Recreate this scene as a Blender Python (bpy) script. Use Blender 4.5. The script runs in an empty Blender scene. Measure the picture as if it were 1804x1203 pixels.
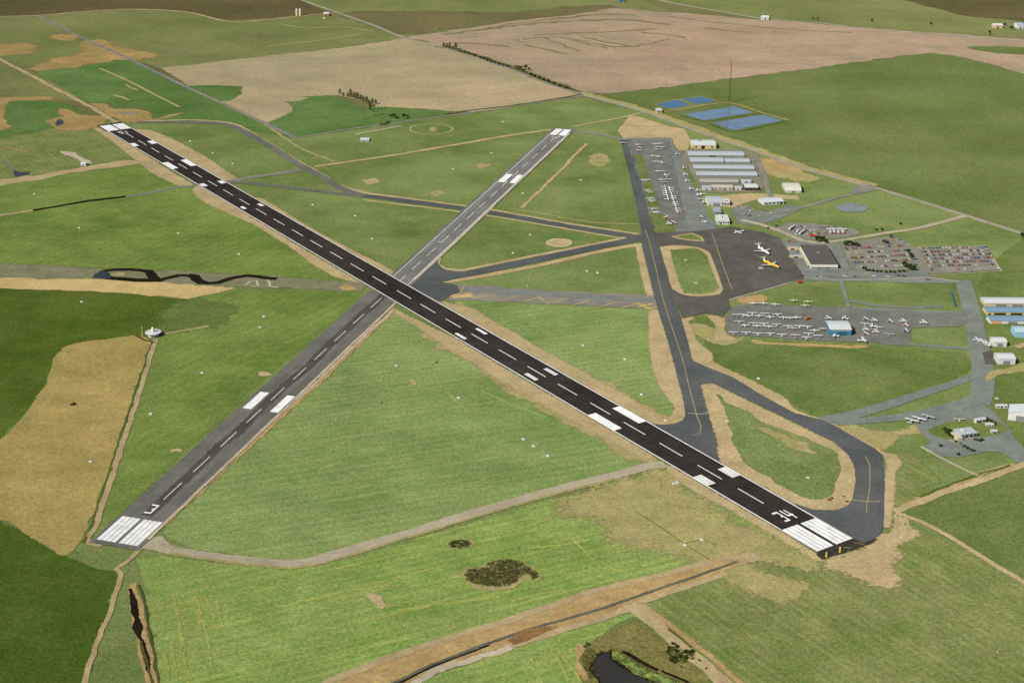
import bpy, math, random
import numpy as np
from mathutils import Vector, Matrix, noise, geometry
random.seed(7)
PI = math.pi
sc = bpy.context.scene
COL = sc.collection
W, H = 1804.0, 1203.0
FOC, PIT, ROL, ALT = 2699.7395, 0.38301543, 0.01171487, 696.054
K = 2.35          # light gain: display colour -> base colour
Z0 = 0.60         # level of the pavements the loose things stand on

# ------------------------------------------------------------------ helpers
def U(p, z=0.0):
    """photo position -> point of the level ground (or of the level plane z)"""
    u, v = p[0] - W / 2, p[1] - H / 2
    cr, sr = math.cos(ROL), math.sin(ROL)
    uu, vv = cr * u + sr * v, -sr * u + cr * v
    c, s = math.cos(PIT), math.sin(PIT)
    y = c - vv / FOC * s
    zz = -s - vv / FOC * c
    t = -(ALT - z) / zz
    return Vector((uu / FOC * t, y * t, z))

def slin(v):
    v /= 255.0
    return v / 12.92 if v <= 0.04045 else ((v + 0.055) / 1.055) ** 2.4

def C(r, g, b, k=None):
    return tuple(min(0.84, slin(v) / (k or K)) for v in (r, g, b)) + (1.0,)

class N:
    """tiny node-tree writer"""
    def __init__(self, name):
        self.m = bpy.data.materials.new(name)
        self.m.use_nodes = True
        self.t = self.m.node_tree
        self.t.nodes.clear()
        self.out = self.t.nodes.new('ShaderNodeOutputMaterial')
    def n(self, kind, ins=None, **kw):
        nd = self.t.nodes.new('ShaderNode' + kind)
        for k, v in kw.items():
            setattr(nd, k, v)
        for k, v in (ins or {}).items():
            if isinstance(v, bpy.types.NodeSocket):
                self.t.links.new(v, nd.inputs[k])
            else:
                nd.inputs[k].default_value = v
        return nd
    def math(self, op, a, b=0.0, clamp=False):
        return self.n('Math', {0: a, 1: b}, operation=op, use_clamp=clamp).outputs[0]
    def mix(self, f, a, b, mode='MIX'):
        nd = self.n('Mix', data_type='RGBA', blend_type=mode)
        for i, v in ((0, f), (6, a), (7, b)):
            if isinstance(v, bpy.types.NodeSocket):
                self.t.links.new(v, nd.inputs[i])
            else:
                nd.inputs[i].default_value = v
        return nd.outputs[2]
    def ramp(self, v, lo, hi):
        return self.n('MapRange', {0: v, 1: lo, 2: hi}, clamp=True).outputs[0]
    def noise(self, vec, scale, detail=3.0, rough=0.55):
        return self.n('TexNoise', {'Vector': vec, 'Scale': scale, 'Detail': detail, 'Roughness': rough}).outputs['Fac']

GM = {}
def gm(name, a, b, c=None, big=160, mid=35, grain=3.0, ga=0.55, hv=0.1, cm=0.5, streak=None, rows=None, seed=0):
    """ground cover: a/b broad patches, c mottling, fine grain, optional drawn-out streaks and crop rows"""
    if name in GM:
        return GM[name]
    w = N(name)
    pos = w.n('NewGeometry').outputs['Position']
    pos = w.n('VectorMath', {0: pos, 1: (seed * 913.0, seed * 517.0, 0)}, operation='ADD').outputs[0]
    col = w.mix(w.ramp(w.noise(pos, 1 / big, 6, 0.6), 0.4, 0.6), C(*a), C(*b))
    if c:
        f = w.ramp(w.noise(pos, 1 / mid, 6, 0.68), 0.44, 0.68)
        col = w.mix(w.math('MULTIPLY', f, cm), col, C(*c))
    if streak:
        ang, wid, stf, scol = streak
        r = w.n('VectorRotate', {'Vector': pos, 'Angle': math.radians(-ang)}, rotation_type='Z_AXIS').outputs[0]
        s = w.n('VectorMath', {0: r, 1: (1 / (wid * 22), 1 / wid, 1)}, operation='MULTIPLY').outputs[0]
        f = w.ramp(w.noise(s, 1.0, 4, 0.6), 0.5, 0.72)
        col = w.mix(w.math('MULTIPLY', f, stf), col, C(*scol))
    if rows:
        ang, wid, stf = rows
        r = w.n('VectorRotate', {'Vector': pos, 'Angle': math.radians(-ang)}, rotation_type='Z_AXIS').outputs[0]
        wv = w.n('TexWave', {'Vector': r, 'Scale': 0.314 / wid, 'Distortion': 3.0, 'Detail': 2.0, 'Detail Scale': 0.05}, bands_direction='Y').outputs['Fac']
        v = w.math('ADD', w.math('MULTIPLY', wv, 2 * stf), 1 - stf)
        col = w.mix(1.0, col, w.n('CombineColor', {0: v, 1: v, 2: v}).outputs[0], 'MULTIPLY')
    g1 = w.ramp(w.noise(pos, 1 / grain, 2, 0.7), 0.28, 0.72)
    g2 = w.ramp(w.noise(pos, 1 / (grain * 3.1), 3, 0.6), 0.28, 0.72)
    g = w.math('ADD', w.math('MULTIPLY', g1, ga * 1.2), w.math('MULTIPLY', g2, ga * 0.35))
    g = w.math('ADD', g, 1.0 - ga * 0.775)
    # slow drifts of growth and damp across the ground
    dr = w.math('ADD', w.math('MULTIPLY', w.ramp(w.noise(pos, 1 / (big * 0.45), 5, 0.62), 0.3, 0.7), 0.3), 0.85)
    g = w.math('MULTIPLY', g, dr)
    col = w.mix(1.0, col, w.n('CombineColor', {0: g, 1: g, 2: g}).outputs[0], 'MULTIPLY')
    # individual clumps differ a little in hue
    hs = w.math('ADD', w.math('MULTIPLY', w.noise(pos, 1 / (grain * 1.7), 1), hv), 0.5 - hv * 0.5)
    col = w.n('HueSaturation', {'Hue': hs, 'Color': col}).outputs[0]
    d = w.n('BsdfDiffuse', {'Color': col, 'Roughness': 0.6})
    # ragged natural border, where the mesh carries a 'fade' value
    at = w.n('Attribute', attribute_name='fade').outputs['Fac']
    nz = w.noise(pos, 1 / 5.0, 4, 0.7)
    k = w.math('ADD', at, w.math('MULTIPLY', w.math('SUBTRACT', nz, 0.5), 1.5))
    k = w.ramp(k, 0.42, 0.58)
    tr = w.n('BsdfTransparent')
    ms = w.n('MixShader', {0: k, 1: tr.outputs[0], 2: d.outputs[0]})
    w.t.links.new(ms.outputs[0], w.out.inputs[0])
    GM[name] = w.m
    return w.m

def pm(name, col, rough=0.7, metal=0.0, var=0.12, scale=0.4, spec=0.3, bump=0.0, wave=None):
    """painted / built surface with slight wear"""
    if name in GM:
        return GM[name]
    w = N(name)
    tc = w.n('TexCoord').outputs['Object']
    f = w.noise(tc, scale, 5, 0.65)
    v = w.math('ADD', w.math('MULTIPLY', f, var * 2), 1 - var)
    if wave:
        wv = w.n('TexWave', {'Vector': tc, 'Scale': wave, 'Distortion': 0.0}, bands_direction='X').outputs['Fac']
        v = w.math('MULTIPLY', v, w.math('ADD', w.math('MULTIPLY', wv, 0.16), 0.88))
    c = w.mix(1.0, C(*col), w.n('CombineColor', {0: v, 1: v, 2: v}).outputs[0], 'MULTIPLY')
    b = w.n('BsdfPrincipled', {'Base Color': c, 'Roughness': rough, 'Metallic': metal, 'Specular IOR Level': spec})
    w.t.links.new(b.outputs[0], w.out.inputs[0])
    GM[name] = w.m
    return w.m

def leafm(name, a, b):
    if name in GM:
        return GM[name]
    w = N(name)
    pos = w.n('NewGeometry').outputs['Position']
    ri = w.n('ObjectInfo').outputs['Random']
    f = w.math('ADD', w.ramp(w.noise(pos, 0.6, 3, 0.7), 0.3, 0.7), w.math('MULTIPLY', w.math('SUBTRACT', ri, 0.5), 0.5), True)
    c = w.mix(f, C(*a), C(*b))
    d = w.n('BsdfDiffuse', {'Color': c})
    w.t.links.new(d.outputs[0], w.out.inputs[0])
    GM[name] = w.m
    return w.m

def link(name, me, mat=None, parent=None, kind=None):
    o = bpy.data.objects.new(name, me)
    COL.objects.link(o)
    if mat is not None and me is not None:
        for m in (mat if isinstance(mat, (list, tuple)) else [mat]):
            me.materials.append(m)
    if parent:
        o.parent = parent
    if kind:
        o['kind'] = kind
    return o

def tag(o, label, cat, group=None):
    n = len(label.split())
    if not 4 <= n <= 16:
        print('LONG', n, label)
    o['label'] = label
    o['category'] = cat
    if group:
        o['group'] = group
    return o

def empty(name, loc, rz=0.0):
    o = bpy.data.objects.new(name, None)
    COL.objects.link(o)
    o.location = loc
    o.rotation_euler = (0, 0, rz)
    return o

ONES = ['first', 'second', 'third', 'fourth', 'fifth', 'sixth', 'seventh', 'eighth', 'ninth', 'tenth', 'eleventh', 'twelfth',
        'thirteenth', 'fourteenth', 'fifteenth', 'sixteenth', 'seventeenth', 'eighteenth', 'nineteenth', 'twentieth']
def ordw(i, n):
    if i == 0:
        return 'leftmost'
    if i == n - 1:
        return 'rightmost'
    if i < 20:
        return ONES[i] + ' from left'
    return 'twenty-' + ONES[i - 20] + ' from left'

# ------------------------------------------------------------------ flat sheets of the ground
CNT = {}
def zlev(l):
    k = CNT[l] = CNT.get(l, -1) + 1
    return l * 0.09 + (k % 64) * 0.0014

def smooth_closed(P, step):
    out = []
    n = len(P)
    for i in range(n):
        p0, p1, p2, p3 = P[i - 1], P[i], P[(i + 1) % n], P[(i + 2) % n]
        L = (p2 - p1).length
        k = max(1, min(60, int(L / step)))
        # tension keeps corners from swinging out where neighbours differ in length
        t1 = (p2 - p0).normalized() * min((p1 - p0).length, L) * 0.9 if (p2 - p0).length > 1e-6 else Vector((0, 0, 0))
        t2 = (p3 - p1).normalized() * min((p3 - p2).length, L) * 0.9 if (p3 - p1).length > 1e-6 else Vector((0, 0, 0))
        for j in range(k):
            t = j / k
            a, b, c, d = 2*t**3-3*t**2+1, t**3-2*t**2+t, -2*t**3+3*t**2, t**3-t**2
            out.append(p1 * a + t1 * b + p2 * c + t2 * d)
    return out

def lin_closed(P, step):
    out = []
    n = len(P)
    for i in range(n):
        a, b = P[i], P[(i + 1) % n]
        k = max(1, min(80, int((b - a).length / step)))
        out += [a.lerp(b, j / k) for j in range(k)]
    return out

def smooth_open(P, step):
    out = []
    n = len(P)
    for i in range(n - 1):
        p1, p2 = P[i], P[i + 1]
        p0 = P[i - 1] if i else p1 * 2 - p2
        p3 = P[i + 2] if i + 2 < n else p2 * 2 - p1
        L = (p2 - p1).length
        k = max(1, min(40, int(L / step)))
        t1 = (p2 - p0).normalized() * min((p1 - p0).length, L) * 0.9
        t2 = (p3 - p1).normalized() * min((p3 - p2).length, L) * 0.9
        for j in range(k):
            t = j / k
            a, b, c, d = 2*t**3-3*t**2+1, t**3-2*t**2+t, -2*t**3+3*t**2, t**3-t**2
            out.append(p1 * a + t1 * b + p2 * c + t2 * d)
    out.append(P[-1].copy())
    return out

def sheet_mesh(name, verts, faces, fades=None):
    me = bpy.data.meshes.new(name)
    # a soil sheet is never dead flat: a few millimetres of unevenness
    hz = random.Random(len(verts))
    me.from_pydata([(v[0], v[1], v[2] + hz.uniform(0, .006)) for v in verts], [], faces)
    at = me.attributes.new('fade', 'FLOAT', 'POINT')
    at.data.foreach_set('value', fades if fades else [1.0] * len(verts))
    me.update()
    return me

def room(Q, nor, sgn, lim):
    """how far each border point may move along its normal before meeting another side"""
    P = np.array([(q.x, q.y) for q in Q])
    D = np.array([(v.x, v.y) for v in nor]) * sgn
    B = np.roll(P, -1, axis=0)
    E = B - P
    n = len(P)
    out = np.full(n, lim)
    for i in range(n):
        w = P - P[i]
        den = D[i, 0] * E[:, 1] - D[i, 1] * E[:, 0]
        den = np.where(np.abs(den) < 1e-9, 1e-9, den)
        t = (w[:, 0] * E[:, 1] - w[:, 1] * E[:, 0]) / den
        u = (w[:, 0] * D[i, 1] - w[:, 1] * D[i, 0]) / den
        ok = (t > 1e-6) & (u >= -0.02) & (u <= 1.02)
        ok[[i, i - 1]] = False
        if ok.any():
            out[i] = min(lim, 0.38 * t[ok].min())
    for _ in range(2):
        out = np.minimum(out, 0.5 * (np.roll(out, 1) + np.roll(out, -1)) + 0.3)
    return np.maximum(out, 0.02)

def wpoly(name, P, mat, z, soft=3.0, jit=1.5, sm=True, step=10.0, parent=None, kind='structure'):
    d = sum(p.length for p in P) / len(P)
    step = max(step, d * 0.006)
    P = [Vector((p[0], p[1], 0)) for p in P]
    Q = smooth_closed(P, step) if sm else lin_closed(P, step)
    area = sum(Q[i - 1].x * Q[i].y - Q[i].x * Q[i - 1].y for i in range(len(Q)))
    if area < 0:
        Q.reverse()
    n = len(Q)
    nor = []
    for i in range(n):
        t = (Q[(i + 1) % n] - Q[i - 1])
        nor.append(Vector((t.y, -t.x, 0)).normalized())
    if jit:
        Q = [q + nr * jit * 2 * noise.fractal(Vector((q.x, q.y, len(name))) / 22.0, 0.7, 2.0, 4) for q, nr in zip(Q, nor)]
    if soft > 0:
        di, do = room(Q, nor, -1, soft * 0.5), room(Q, nor, 1, soft * 0.5)
        outer = [q + nr * d for q, nr, d in zip(Q, nor, do)]
        inner = [q - nr * d for q, nr, d in zip(Q, nor, di)]
        V = [Vector((p.x, p.y, z)) for p in outer + inner]
        F = [(i, (i + 1) % n, n + (i + 1) % n, n + i) for i in range(n)]
        tri = geometry.tessellate_polygon([[Vector((p.x, p.y, 0)) for p in inner]])
        F += [tuple(n + k for k in t) for t in tri]
        fd = [0.0] * n + [1.0] * n
    else:
        V = [Vector((p.x, p.y, z)) for p in Q]
        F = [tuple(t) for t in geometry.tessellate_polygon([[Vector((p.x, p.y, 0)) for p in Q]])]
        fd = None
    return link(name, sheet_mesh(name, V, F, fd), mat, parent, kind)

def poly(name, pts, mat, lvl, soft=3.0, jit=1.5, sm=True, step=10.0, parent=None, kind='structure'):
    return wpoly(name, [U(p) for p in pts], mat, zlev(lvl), soft, jit, sm, step, parent, kind)

def ell(cx, cy, rx, ry, n=20):
    return [(cx + rx * math.cos(2 * PI * i / n), cy + ry * math.sin(2 * PI * i / n)) for i in range(n)]

def wstrip(name, P, width, mat, z, soft=0.8, sm=True, jit=0.0, parent=None, kind='structure', step=12):
    P = [Vector((p[0], p[1], 0)) for p in P]
    d = sum(p.length for p in P) / len(P)
    Q = smooth_open(P, max(step, d * 0.006)) if sm and len(P) > 2 else P
    if len(Q) == len(P) and jit:
        Q = [P[0].lerp(P[-1], i / 20) for i in range(21)] if len(P) == 2 else Q
    n = len(Q)
    V, F, fd = [], [], []
    for i in range(n):
        t = (Q[min(i + 1, n - 1)] - Q[max(i - 1, 0)]).normalized()
        nr = Vector((t.y, -t.x, 0))
        w = width if not isinstance(width, (tuple, list)) else width[0] + (width[1] - width[0]) * i / (n - 1)
        q = Q[i]
        jl = jr = 0
        if jit:
            jl = jit * noise.noise(Vector((q.x, q.y, 3.3)) / 14.0)
            jr = jit * noise.noise(Vector((q.x, q.y, 9.1)) / 14.0)
        hw = w / 2
        s = min(soft, hw * 0.9) / 2
        for off, f in ((-hw - s + jl, 0), (-hw + s + jl, 1), (hw - s + jr, 1), (hw + s + jr, 0)):
            p = q + nr * off
            V.append((p.x, p.y, z)); fd.append(float(f))
    for i in range(n - 1):
        for j in range(3):
            a = i * 4 + j
            F.append((a, a + 1, a + 5, a + 4))
    return link(name, sheet_mesh(name, V, F, fd), mat, parent, kind)

def strip(name, pts, width, mat, lvl, soft=1.2, sm=True, jit=0.0, parent=None, kind='structure'):
    return wstrip(name, [U(p) for p in pts], width, mat, zlev(lvl), soft, sm, jit, parent, kind)

# ------------------------------------------------------------------ ground covers
GRASS = gm('airfield_grass', (102, 120, 64), (122, 138, 82), (144, 144, 94), big=230, mid=40, cm=0.4, seed=1)
BASE = gm('far_country', (104, 108, 66), (116, 114, 76), (124, 112, 78), big=700, mid=160, grain=8, ga=0.35, seed=2)
G_LEFT = gm('meadow_green', (104, 126, 58), (120, 138, 70), (140, 148, 84), big=200, mid=45, cm=0.35, streak=(8, 10, 0.35, (134, 152, 76)), rows=(60, 16, 0.04), seed=3)
G_TRI = gm('triangle_grass', (114, 140, 76), (134, 152, 90), (152, 160, 102), big=190, mid=30, cm=0.4, streak=(22, 7, 0.45, (158, 166, 104)), rows=(20, 12, 0.05), seed=4)
G_FORE = gm('foreground_grass', (120, 146, 72), (136, 156, 86), (158, 168, 100), big=120, mid=26, cm=0.5, streak=(26, 6, 0.55, (174, 178, 98)), rows=(26, 10, 0.05), seed=5)
G_RIGHT = gm('olive_grass', (94, 114, 56), (110, 124, 68), (132, 130, 84), big=150, mid=30, cm=0.4, seed=6)
G_SE = gm('dry_olive_grass', (108, 124, 64), (124, 134, 78), (148, 144, 96), big=110, mid=28, cm=0.55, streak=(122, 5, 0.5, (150, 150, 92)), rows=(122, 9, 0.05), seed=7)
G_DARK = gm('dark_crop', (72, 94, 32), (84, 104, 40), (98, 112, 52), big=170, mid=32, cm=0.4, seed=8)
G_BLUE = gm('bluish_crop', (84, 116, 60), (102, 128, 74), (116, 128, 74), big=220, mid=60, cm=0.4, grain=6, ga=0.4, seed=9)
G_FAR = gm('far_green', (114, 124, 74), (126, 130, 84), (134, 126, 86), big=420, mid=90, cm=0.45, grain=7, ga=0.4, seed=10)
G_FARR = gm('far_right_green', (98, 114, 62), (110, 122, 74), (120, 122, 80), big=420, mid=90, cm=0.45, grain=6, ga=0.4, seed=11)
B_FAR = gm('far_brown', (92, 86, 56), (106, 94, 66), (94, 94, 58), big=420, mid=110, cm=0.6, grain=8, ga=0.4, seed=12)
TAN = gm('stubble', (178, 160, 126), (166, 154, 122), (148, 144, 108), big=330, mid=90, cm=0.55, grain=6, ga=0.3, streak=(12, 14, 0.25, (198, 172, 128)), seed=13)
TANP = gm('bare_pinkish_soil', (174, 150, 126), (162, 144, 120), (142, 134, 106), big=420, mid=110, cm=0.6, grain=7, ga=0.3, streak=(8, 22, 0.3, (190, 164, 136)), seed=14)
OCHRE = gm('ripe_stubble', (176, 156, 98), (164, 148, 88), (146, 140, 82), big=110, mid=26, cm=0.55, ga=0.4, streak=(108, 5, 0.2, (200, 170, 96)), seed=15)
OCHF = gm('far_ochre', (174, 148, 96), (160, 138, 88), (132, 126, 76), big=150, mid=50, cm=0.5, grain=5, ga=0.35, seed=16)
SAND = gm('pale_stubble', (208, 184, 126), (198, 174, 120), (182, 164, 110), big=160, mid=40, cm=0.4, ga=0.3, seed=17)
DIRT = gm('graded_dirt', (190, 170, 128), (178, 160, 120), (160, 148, 106), big=90, mid=20, cm=0.5, ga=0.32, seed=18)
DRY = gm('dry_grass', (164, 154, 104), (154, 150, 94), (178, 164, 118), big=70, mid=22, cm=0.5, ga=0.4, seed=19)
MARSH = gm('marsh_grass', (124, 118, 68), (110, 114, 60), (146, 134, 82), big=50, mid=14, cm=0.6, ga=0.6, seed=20)
TRACK = gm('dirt_track', (186, 168, 126), (174, 156, 116), (158, 142, 102), big=60, mid=14, cm=0.4, ga=0.25, seed=21)
OCHB = gm('ochre_verge', (184, 158, 108), (172, 146, 98), (148, 130, 80), big=50, mid=12, cm=0.5, ga=0.4, seed=22)
GRAVEL = gm('gravel_road', (178, 168, 142), (166, 158, 134), (190, 178, 152), big=80, mid=14, cm=0.4, ga=0.2, seed=23)
PAVE = gm('old_pavement', (140, 136, 124), (126, 126, 118), (154, 144, 124), big=70, mid=16, cm=0.4, ga=0.25, seed=24)
ASPH = gm('taxiway_asphalt', (86, 91, 91), (97, 101, 100), (78, 80, 78), big=80, mid=18, cm=0.4, ga=0.28, seed=25)
ASPHD = gm('dark_apron_asphalt', (92, 90, 82), (102, 99, 91), (80, 78, 70), big=60, mid=16, cm=0.45, ga=0.3, seed=26)
ASPHO = gm('weathered_apron', (120, 126, 120), (130, 136, 128), (108, 112, 104), big=70, mid=16, cm=0.4, ga=0.25, seed=27)
ASPHG = gm('ramp_asphalt', (112, 115, 108), (124, 125, 116), (100, 101, 94), big=60, mid=16, cm=0.4, ga=0.3, seed=28)
BLACK = gm('fresh_black_asphalt', (50, 45, 42), (61, 56, 52), (80, 74, 69), big=120, mid=20, cm=0.4, ga=0.25, streak=(124, 3, 0.35, (66, 58, 54)), seed=29)
RW3 = gm('worn_runway_asphalt', (110, 110, 104), (122, 121, 114), (98, 98, 92), big=80, mid=16, cm=0.4, ga=0.22, streak=(74, 4, 0.5, (84, 82, 78)), seed=30)
RW21 = gm('grey_runway_asphalt', (114, 114, 110), (126, 125, 120), (100, 100, 94), big=80, mid=16, cm=0.45, ga=0.22, streak=(74, 4, 0.5, (148, 144, 144)), seed=31)
HEDGE = gm('dark_scrub', (76, 80, 44), (90, 92, 52), (62, 64, 38), big=40, mid=12, cm=0.5, ga=0.5, seed=32)
DITCHM = gm('ditch_mud_and_rim_shade', (30, 27, 20), (40, 36, 27), (56, 50, 36), big=40, mid=10, cm=0.4, ga=0.4, seed=33)
DRAIN = gm('drain_silt', (104, 106, 92), (88, 90, 78), (122, 118, 98), big=30, mid=9, cm=0.5, ga=0.35, seed=34)
RUST = gm('rusty_soil', (146, 112, 72), (134, 102, 66), (158, 128, 84), big=30, mid=9, cm=0.5, ga=0.4, seed=35)
ASPHM = gm('brownish_taxiway', (108, 108, 98), (118, 118, 106), (96, 94, 84), big=80, mid=18, cm=0.4, ga=0.25, seed=45)
ROADG = gm('grey_tar_road', (160, 154, 134), (148, 144, 126), (172, 164, 140), big=80, mid=18, cm=0.4, ga=0.2, seed=46)
BRN = gm('brown_green_fallow', (112, 106, 72), (120, 110, 76), (104, 108, 68), big=400, mid=110, grain=8, ga=0.35, cm=0.5, seed=47)
TERR = gm('terrace_grass', (122, 116, 84), (132, 122, 92), (112, 112, 76), big=120, mid=40, grain=6, ga=0.3, cm=0.5, seed=48)
LOT = gm('car_park_tarmac', (130, 128, 116), (140, 138, 124), (118, 116, 104), big=50, mid=14, cm=0.4, ga=0.3, seed=56)
PAINT = gm('white_runway_paint', (252, 252, 248), (244, 246, 246), (206, 206, 202), big=30, mid=5, cm=0.55, ga=0.1, seed=36)
PAINTO = gm('faded_white_paint', (222, 218, 206), (206, 204, 194), (184, 182, 172), big=30, mid=7, cm=0.4, ga=0.12, seed=37)
YEL = gm('yellow_paint', (220, 196, 92), (206, 178, 80), (188, 160, 84), big=20, mid=6, cm=0.4, ga=0.15, seed=38)
YELF = gm('faded_yellow_paint', (184, 164, 112), (172, 152, 106), (160, 146, 110), big=20, mid=6, cm=0.4, ga=0.15, seed=39)
PALE = gm('pale_gravel', (196, 184, 158), (184, 172, 148), (168, 156, 130), big=30, mid=9, cm=0.4, ga=0.2, seed=40)

def waterm(name, c, rough=0.12):
    w = N(name)
    pos = w.n('NewGeometry').outputs['Position']
    f = w.ramp(w.noise(pos, 1 / 25.0, 4), 0.35, 0.65)
    col = w.mix(f, C(*c), C(*[v * 0.85 for v in c]))
    bm_ = w.n('Bump', {'Strength': 0.08, 'Height': w.noise(pos, 0.5, 3)})
    b = w.n('BsdfPrincipled', {'Base Color': col, 'Roughness': rough, 'IOR': 1.33, 'Normal': bm_.outputs[0]})
    w.t.links.new(b.outputs[0], w.out.inputs[0])
    return w.m
WDEEP = waterm('deep_blue_water', (34, 90, 136))
WPALE = waterm('pale_blue_water', (112, 134, 158))
WDARK = waterm('dark_pond_water', (60, 54, 44), 0.55)
WCREEK = waterm('creek_water', (44, 40, 34), 0.4)

# base sheet out to the horizon
me = sheet_mesh('ground', [(-60000, -20000, -0.05), (60000, -20000, -0.05), (60000, 70000, -0.05), (-60000, 70000, -0.05)], [(0, 1, 2, 3)])
link('ground', me, BASE, None, 'structure')

# ---- airfield turf, one big sheet, then its differently toned parts
poly('grass', [(-120, 232), (170, 214), (400, 218), (520, 242), (700, 215), (840, 198), (1022, 170), (1130, 196), (1250, 240), (1540, 332), (1804, 414), (2050, 500), (2100, 1300), (-200, 1320)], GRASS, 0, 3, 0, False)
poly('grass', [(-40, 332), (140, 305), (245, 291), (335, 332), (450, 392), (620, 490), (640, 498), (480, 486), (330, 478), (170, 472), (-40, 462)], G_LEFT, 1, 8, 2, False)
poly('grass', [(415, 512), (640, 515), (560, 590), (440, 690), (320, 800), (170, 945), (155, 940), (205, 800), (262, 640), (275, 590), (350, 550), (330, 530)], G_LEFT, 1, 6, 2, False)
poly('grass', [(694, 548), (900, 662), (1165, 822), (1080, 838), (900, 885), (700, 945), (560, 984), (505, 988), (345, 968), (285, 940), (300, 920), (420, 805), (560, 680), (640, 600)], G_TRI, 1, 5, 2, False)
poly('grass', [(285, 978), (500, 1002), (570, 996), (720, 955), (900, 900), (1100, 842), (1170, 830), (1310, 905), (1440, 985), (1330, 990), (1150, 1030), (980, 1065), (760, 1135), (590, 1205), (560, 1260), (290, 1260), (255, 1040), (240, 985)], G_FORE, 1, 8, 3, False)
poly('grass', [(560, 1260), (720, 1205), (900, 1142), (1080, 1082), (1130, 1075), (1060, 1120), (1030, 1135), (1020, 1170), (1040, 1260)], G_FORE, 1, 6, 2, False)
poly('grass', [(790, 528), (1150, 546), (1172, 602), (1204, 735), (1140, 742), (1040, 690), (900, 606)], G_TRI, 1, 5, 2, False)
poly('grass', [(1228, 560), (1280, 560), (1290, 596), (1400, 602), (1600, 612), (1700, 622), (1715, 650), (1660, 682), (1530, 722), (1450, 738), (1380, 705), (1250, 640)], G_RIGHT, 1, 5, 2, False)
poly('grass', [(1150, 1045), (1330, 985), (1450, 985), (1540, 1010), (1580, 925), (1650, 880), (1804, 815), (1950, 780), (2000, 1300), (1330, 1300), (1220, 1150), (1110, 1075)], G_SE, 1, 10, 3, False)
poly('grass', [(1590, 905), (1700, 855), (1804, 815), (1990, 740), (2000, 1120), (1804, 1025), (1680, 955)], G_RIGHT, 2, 6, 2, False)
poly('grass', [(1735, 470), (1804, 420), (2000, 500), (2000, 800), (1804, 800), (1740, 700), (1725, 620), (1715, 520)], G_RIGHT, 1, 6, 2, False)

rs = random.Random(5)
for x0, y0, x1, y1, wd in ((306, 1050, 330, 1190, 5), (345, 1040, 372, 1180, 4), (300, 1130, 312, 1200, 5), (318, 1120, 332, 1205, 4), (338, 1060, 352, 1110, 5), (360, 1050, 382, 1120, 3), (290, 1150, 300, 1210, 4), (380, 1060, 392, 1100, 3),
                           (520, 1062, 690, 1030, 5), (600, 1040, 760, 1002, 4), (700, 1075, 880, 1052, 5), (640, 1095, 760, 1068, 4), (900, 1060, 990, 1040, 4), (560, 1010, 720, 972, 4), (780, 1040, 815, 1030, 3), (860, 945, 990, 905, 5), (930, 965, 1040, 950, 5), (1000, 940, 1060, 1000, 4), (1060, 990, 1110, 1010, 5),
                           (720, 1180, 900, 1150, 3), (960, 1130, 1000, 1200, 4), (980, 1140, 1030, 1205, 3), (935, 1160, 955, 1203, 3)):
    strip('grass_streak', [(x0, y0), ((x0 + x1) / 2 + rs.uniform(-6, 6), (y0 + y1) / 2 + rs.uniform(-3, 3)), (x1, y1)], wd * .55, gm('mown_streak', (160, 168, 90), (150, 160, 80), (168, 168, 96), big=60, mid=15, cm=0.5, ga=0.5, seed=52), 3, wd * .5, jit=wd * .5)
for x0, y0, x1, y1 in ((850, 690, 960, 735), (700, 850, 800, 838), (740, 870, 860, 846), (640, 860, 720, 850), (560, 830, 600, 815), (760, 660, 830, 730)):
    strip('grass_streak', [(x0, y0), ((x0 + x1) / 2 + rs.uniform(-5, 5), (y0 + y1) / 2), (x1, y1)], 4, gm('pale_mown_streak', (142, 158, 92), (138, 154, 88), (150, 162, 98), big=60, mid=15, cm=0.5, ga=0.5, seed=53), 3, 4, jit=5)

# ---- country beyond, top left
poly('field', [(-200, -90), (520, -90), (530, 2), (575, 22), (500, 31), (440, 38), (380, 34), (330, 22), (230, 17), (140, 22), (60, 28), (-200, 34)], B_FAR, 1, 10, 4)
poly('field', [(66, 28), (140, 22), (230, 17), (330, 21), (400, 36), (500, 32), (600, 24), (660, 45), (714, 68), (600, 85), (450, 101), (290, 123), (225, 103), (140, 65)], G_FAR, 1, 6, 2, False)
poly('field', [(520, -90), (1000, -90), (1130, 0), (1180, 20), (1080, 15), (950, 30), (800, 54), (714, 68), (600, 24), (530, 0)], G_FAR, 1, 8, 3, False)
poly('field', [(600, 25), (700, 20), (900, 22), (1080, 12), (950, 32), (800, 52), (712, 60), (650, 42)], BRN, 2, 60, 10)
poly('field', [(-200, 34), (66, 28), (140, 65), (225, 103), (100, 110), (30, 122), (-200, 128)], G_FAR, 1, 6, 2, False)
poly('field', [(163, 70), (200, 80), (286, 99), (225, 106), (205, 108), (130, 118), (62, 126), (48, 122), (100, 102), (140, 96), (136, 84)], OCHF, 2, 42, 10)
poly('field', [(-40, 80), (40, 78), (66, 80), (66, 90), (30, 96), (-40, 100)], OCHF, 2, 42, 10)
poly('field', [(90, 62), (140, 64), (135, 72), (100, 70)], OCHF, 2, 40, 8)
poly('field', [(-200, 128), (30, 122), (62, 128), (110, 155), (150, 180), (60, 172), (-200, 172)], G_FAR, 1, 6, 2, False)
poly('field', [(62, 128), (110, 121), (180, 110), (225, 104), (330, 156), (400, 186), (512, 243), (470, 236), (400, 222), (330, 216), (265, 208), (245, 192), (200, 191), (190, 181), (158, 182), (110, 156)], G_BLUE, 1, 6, 2, False)
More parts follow.
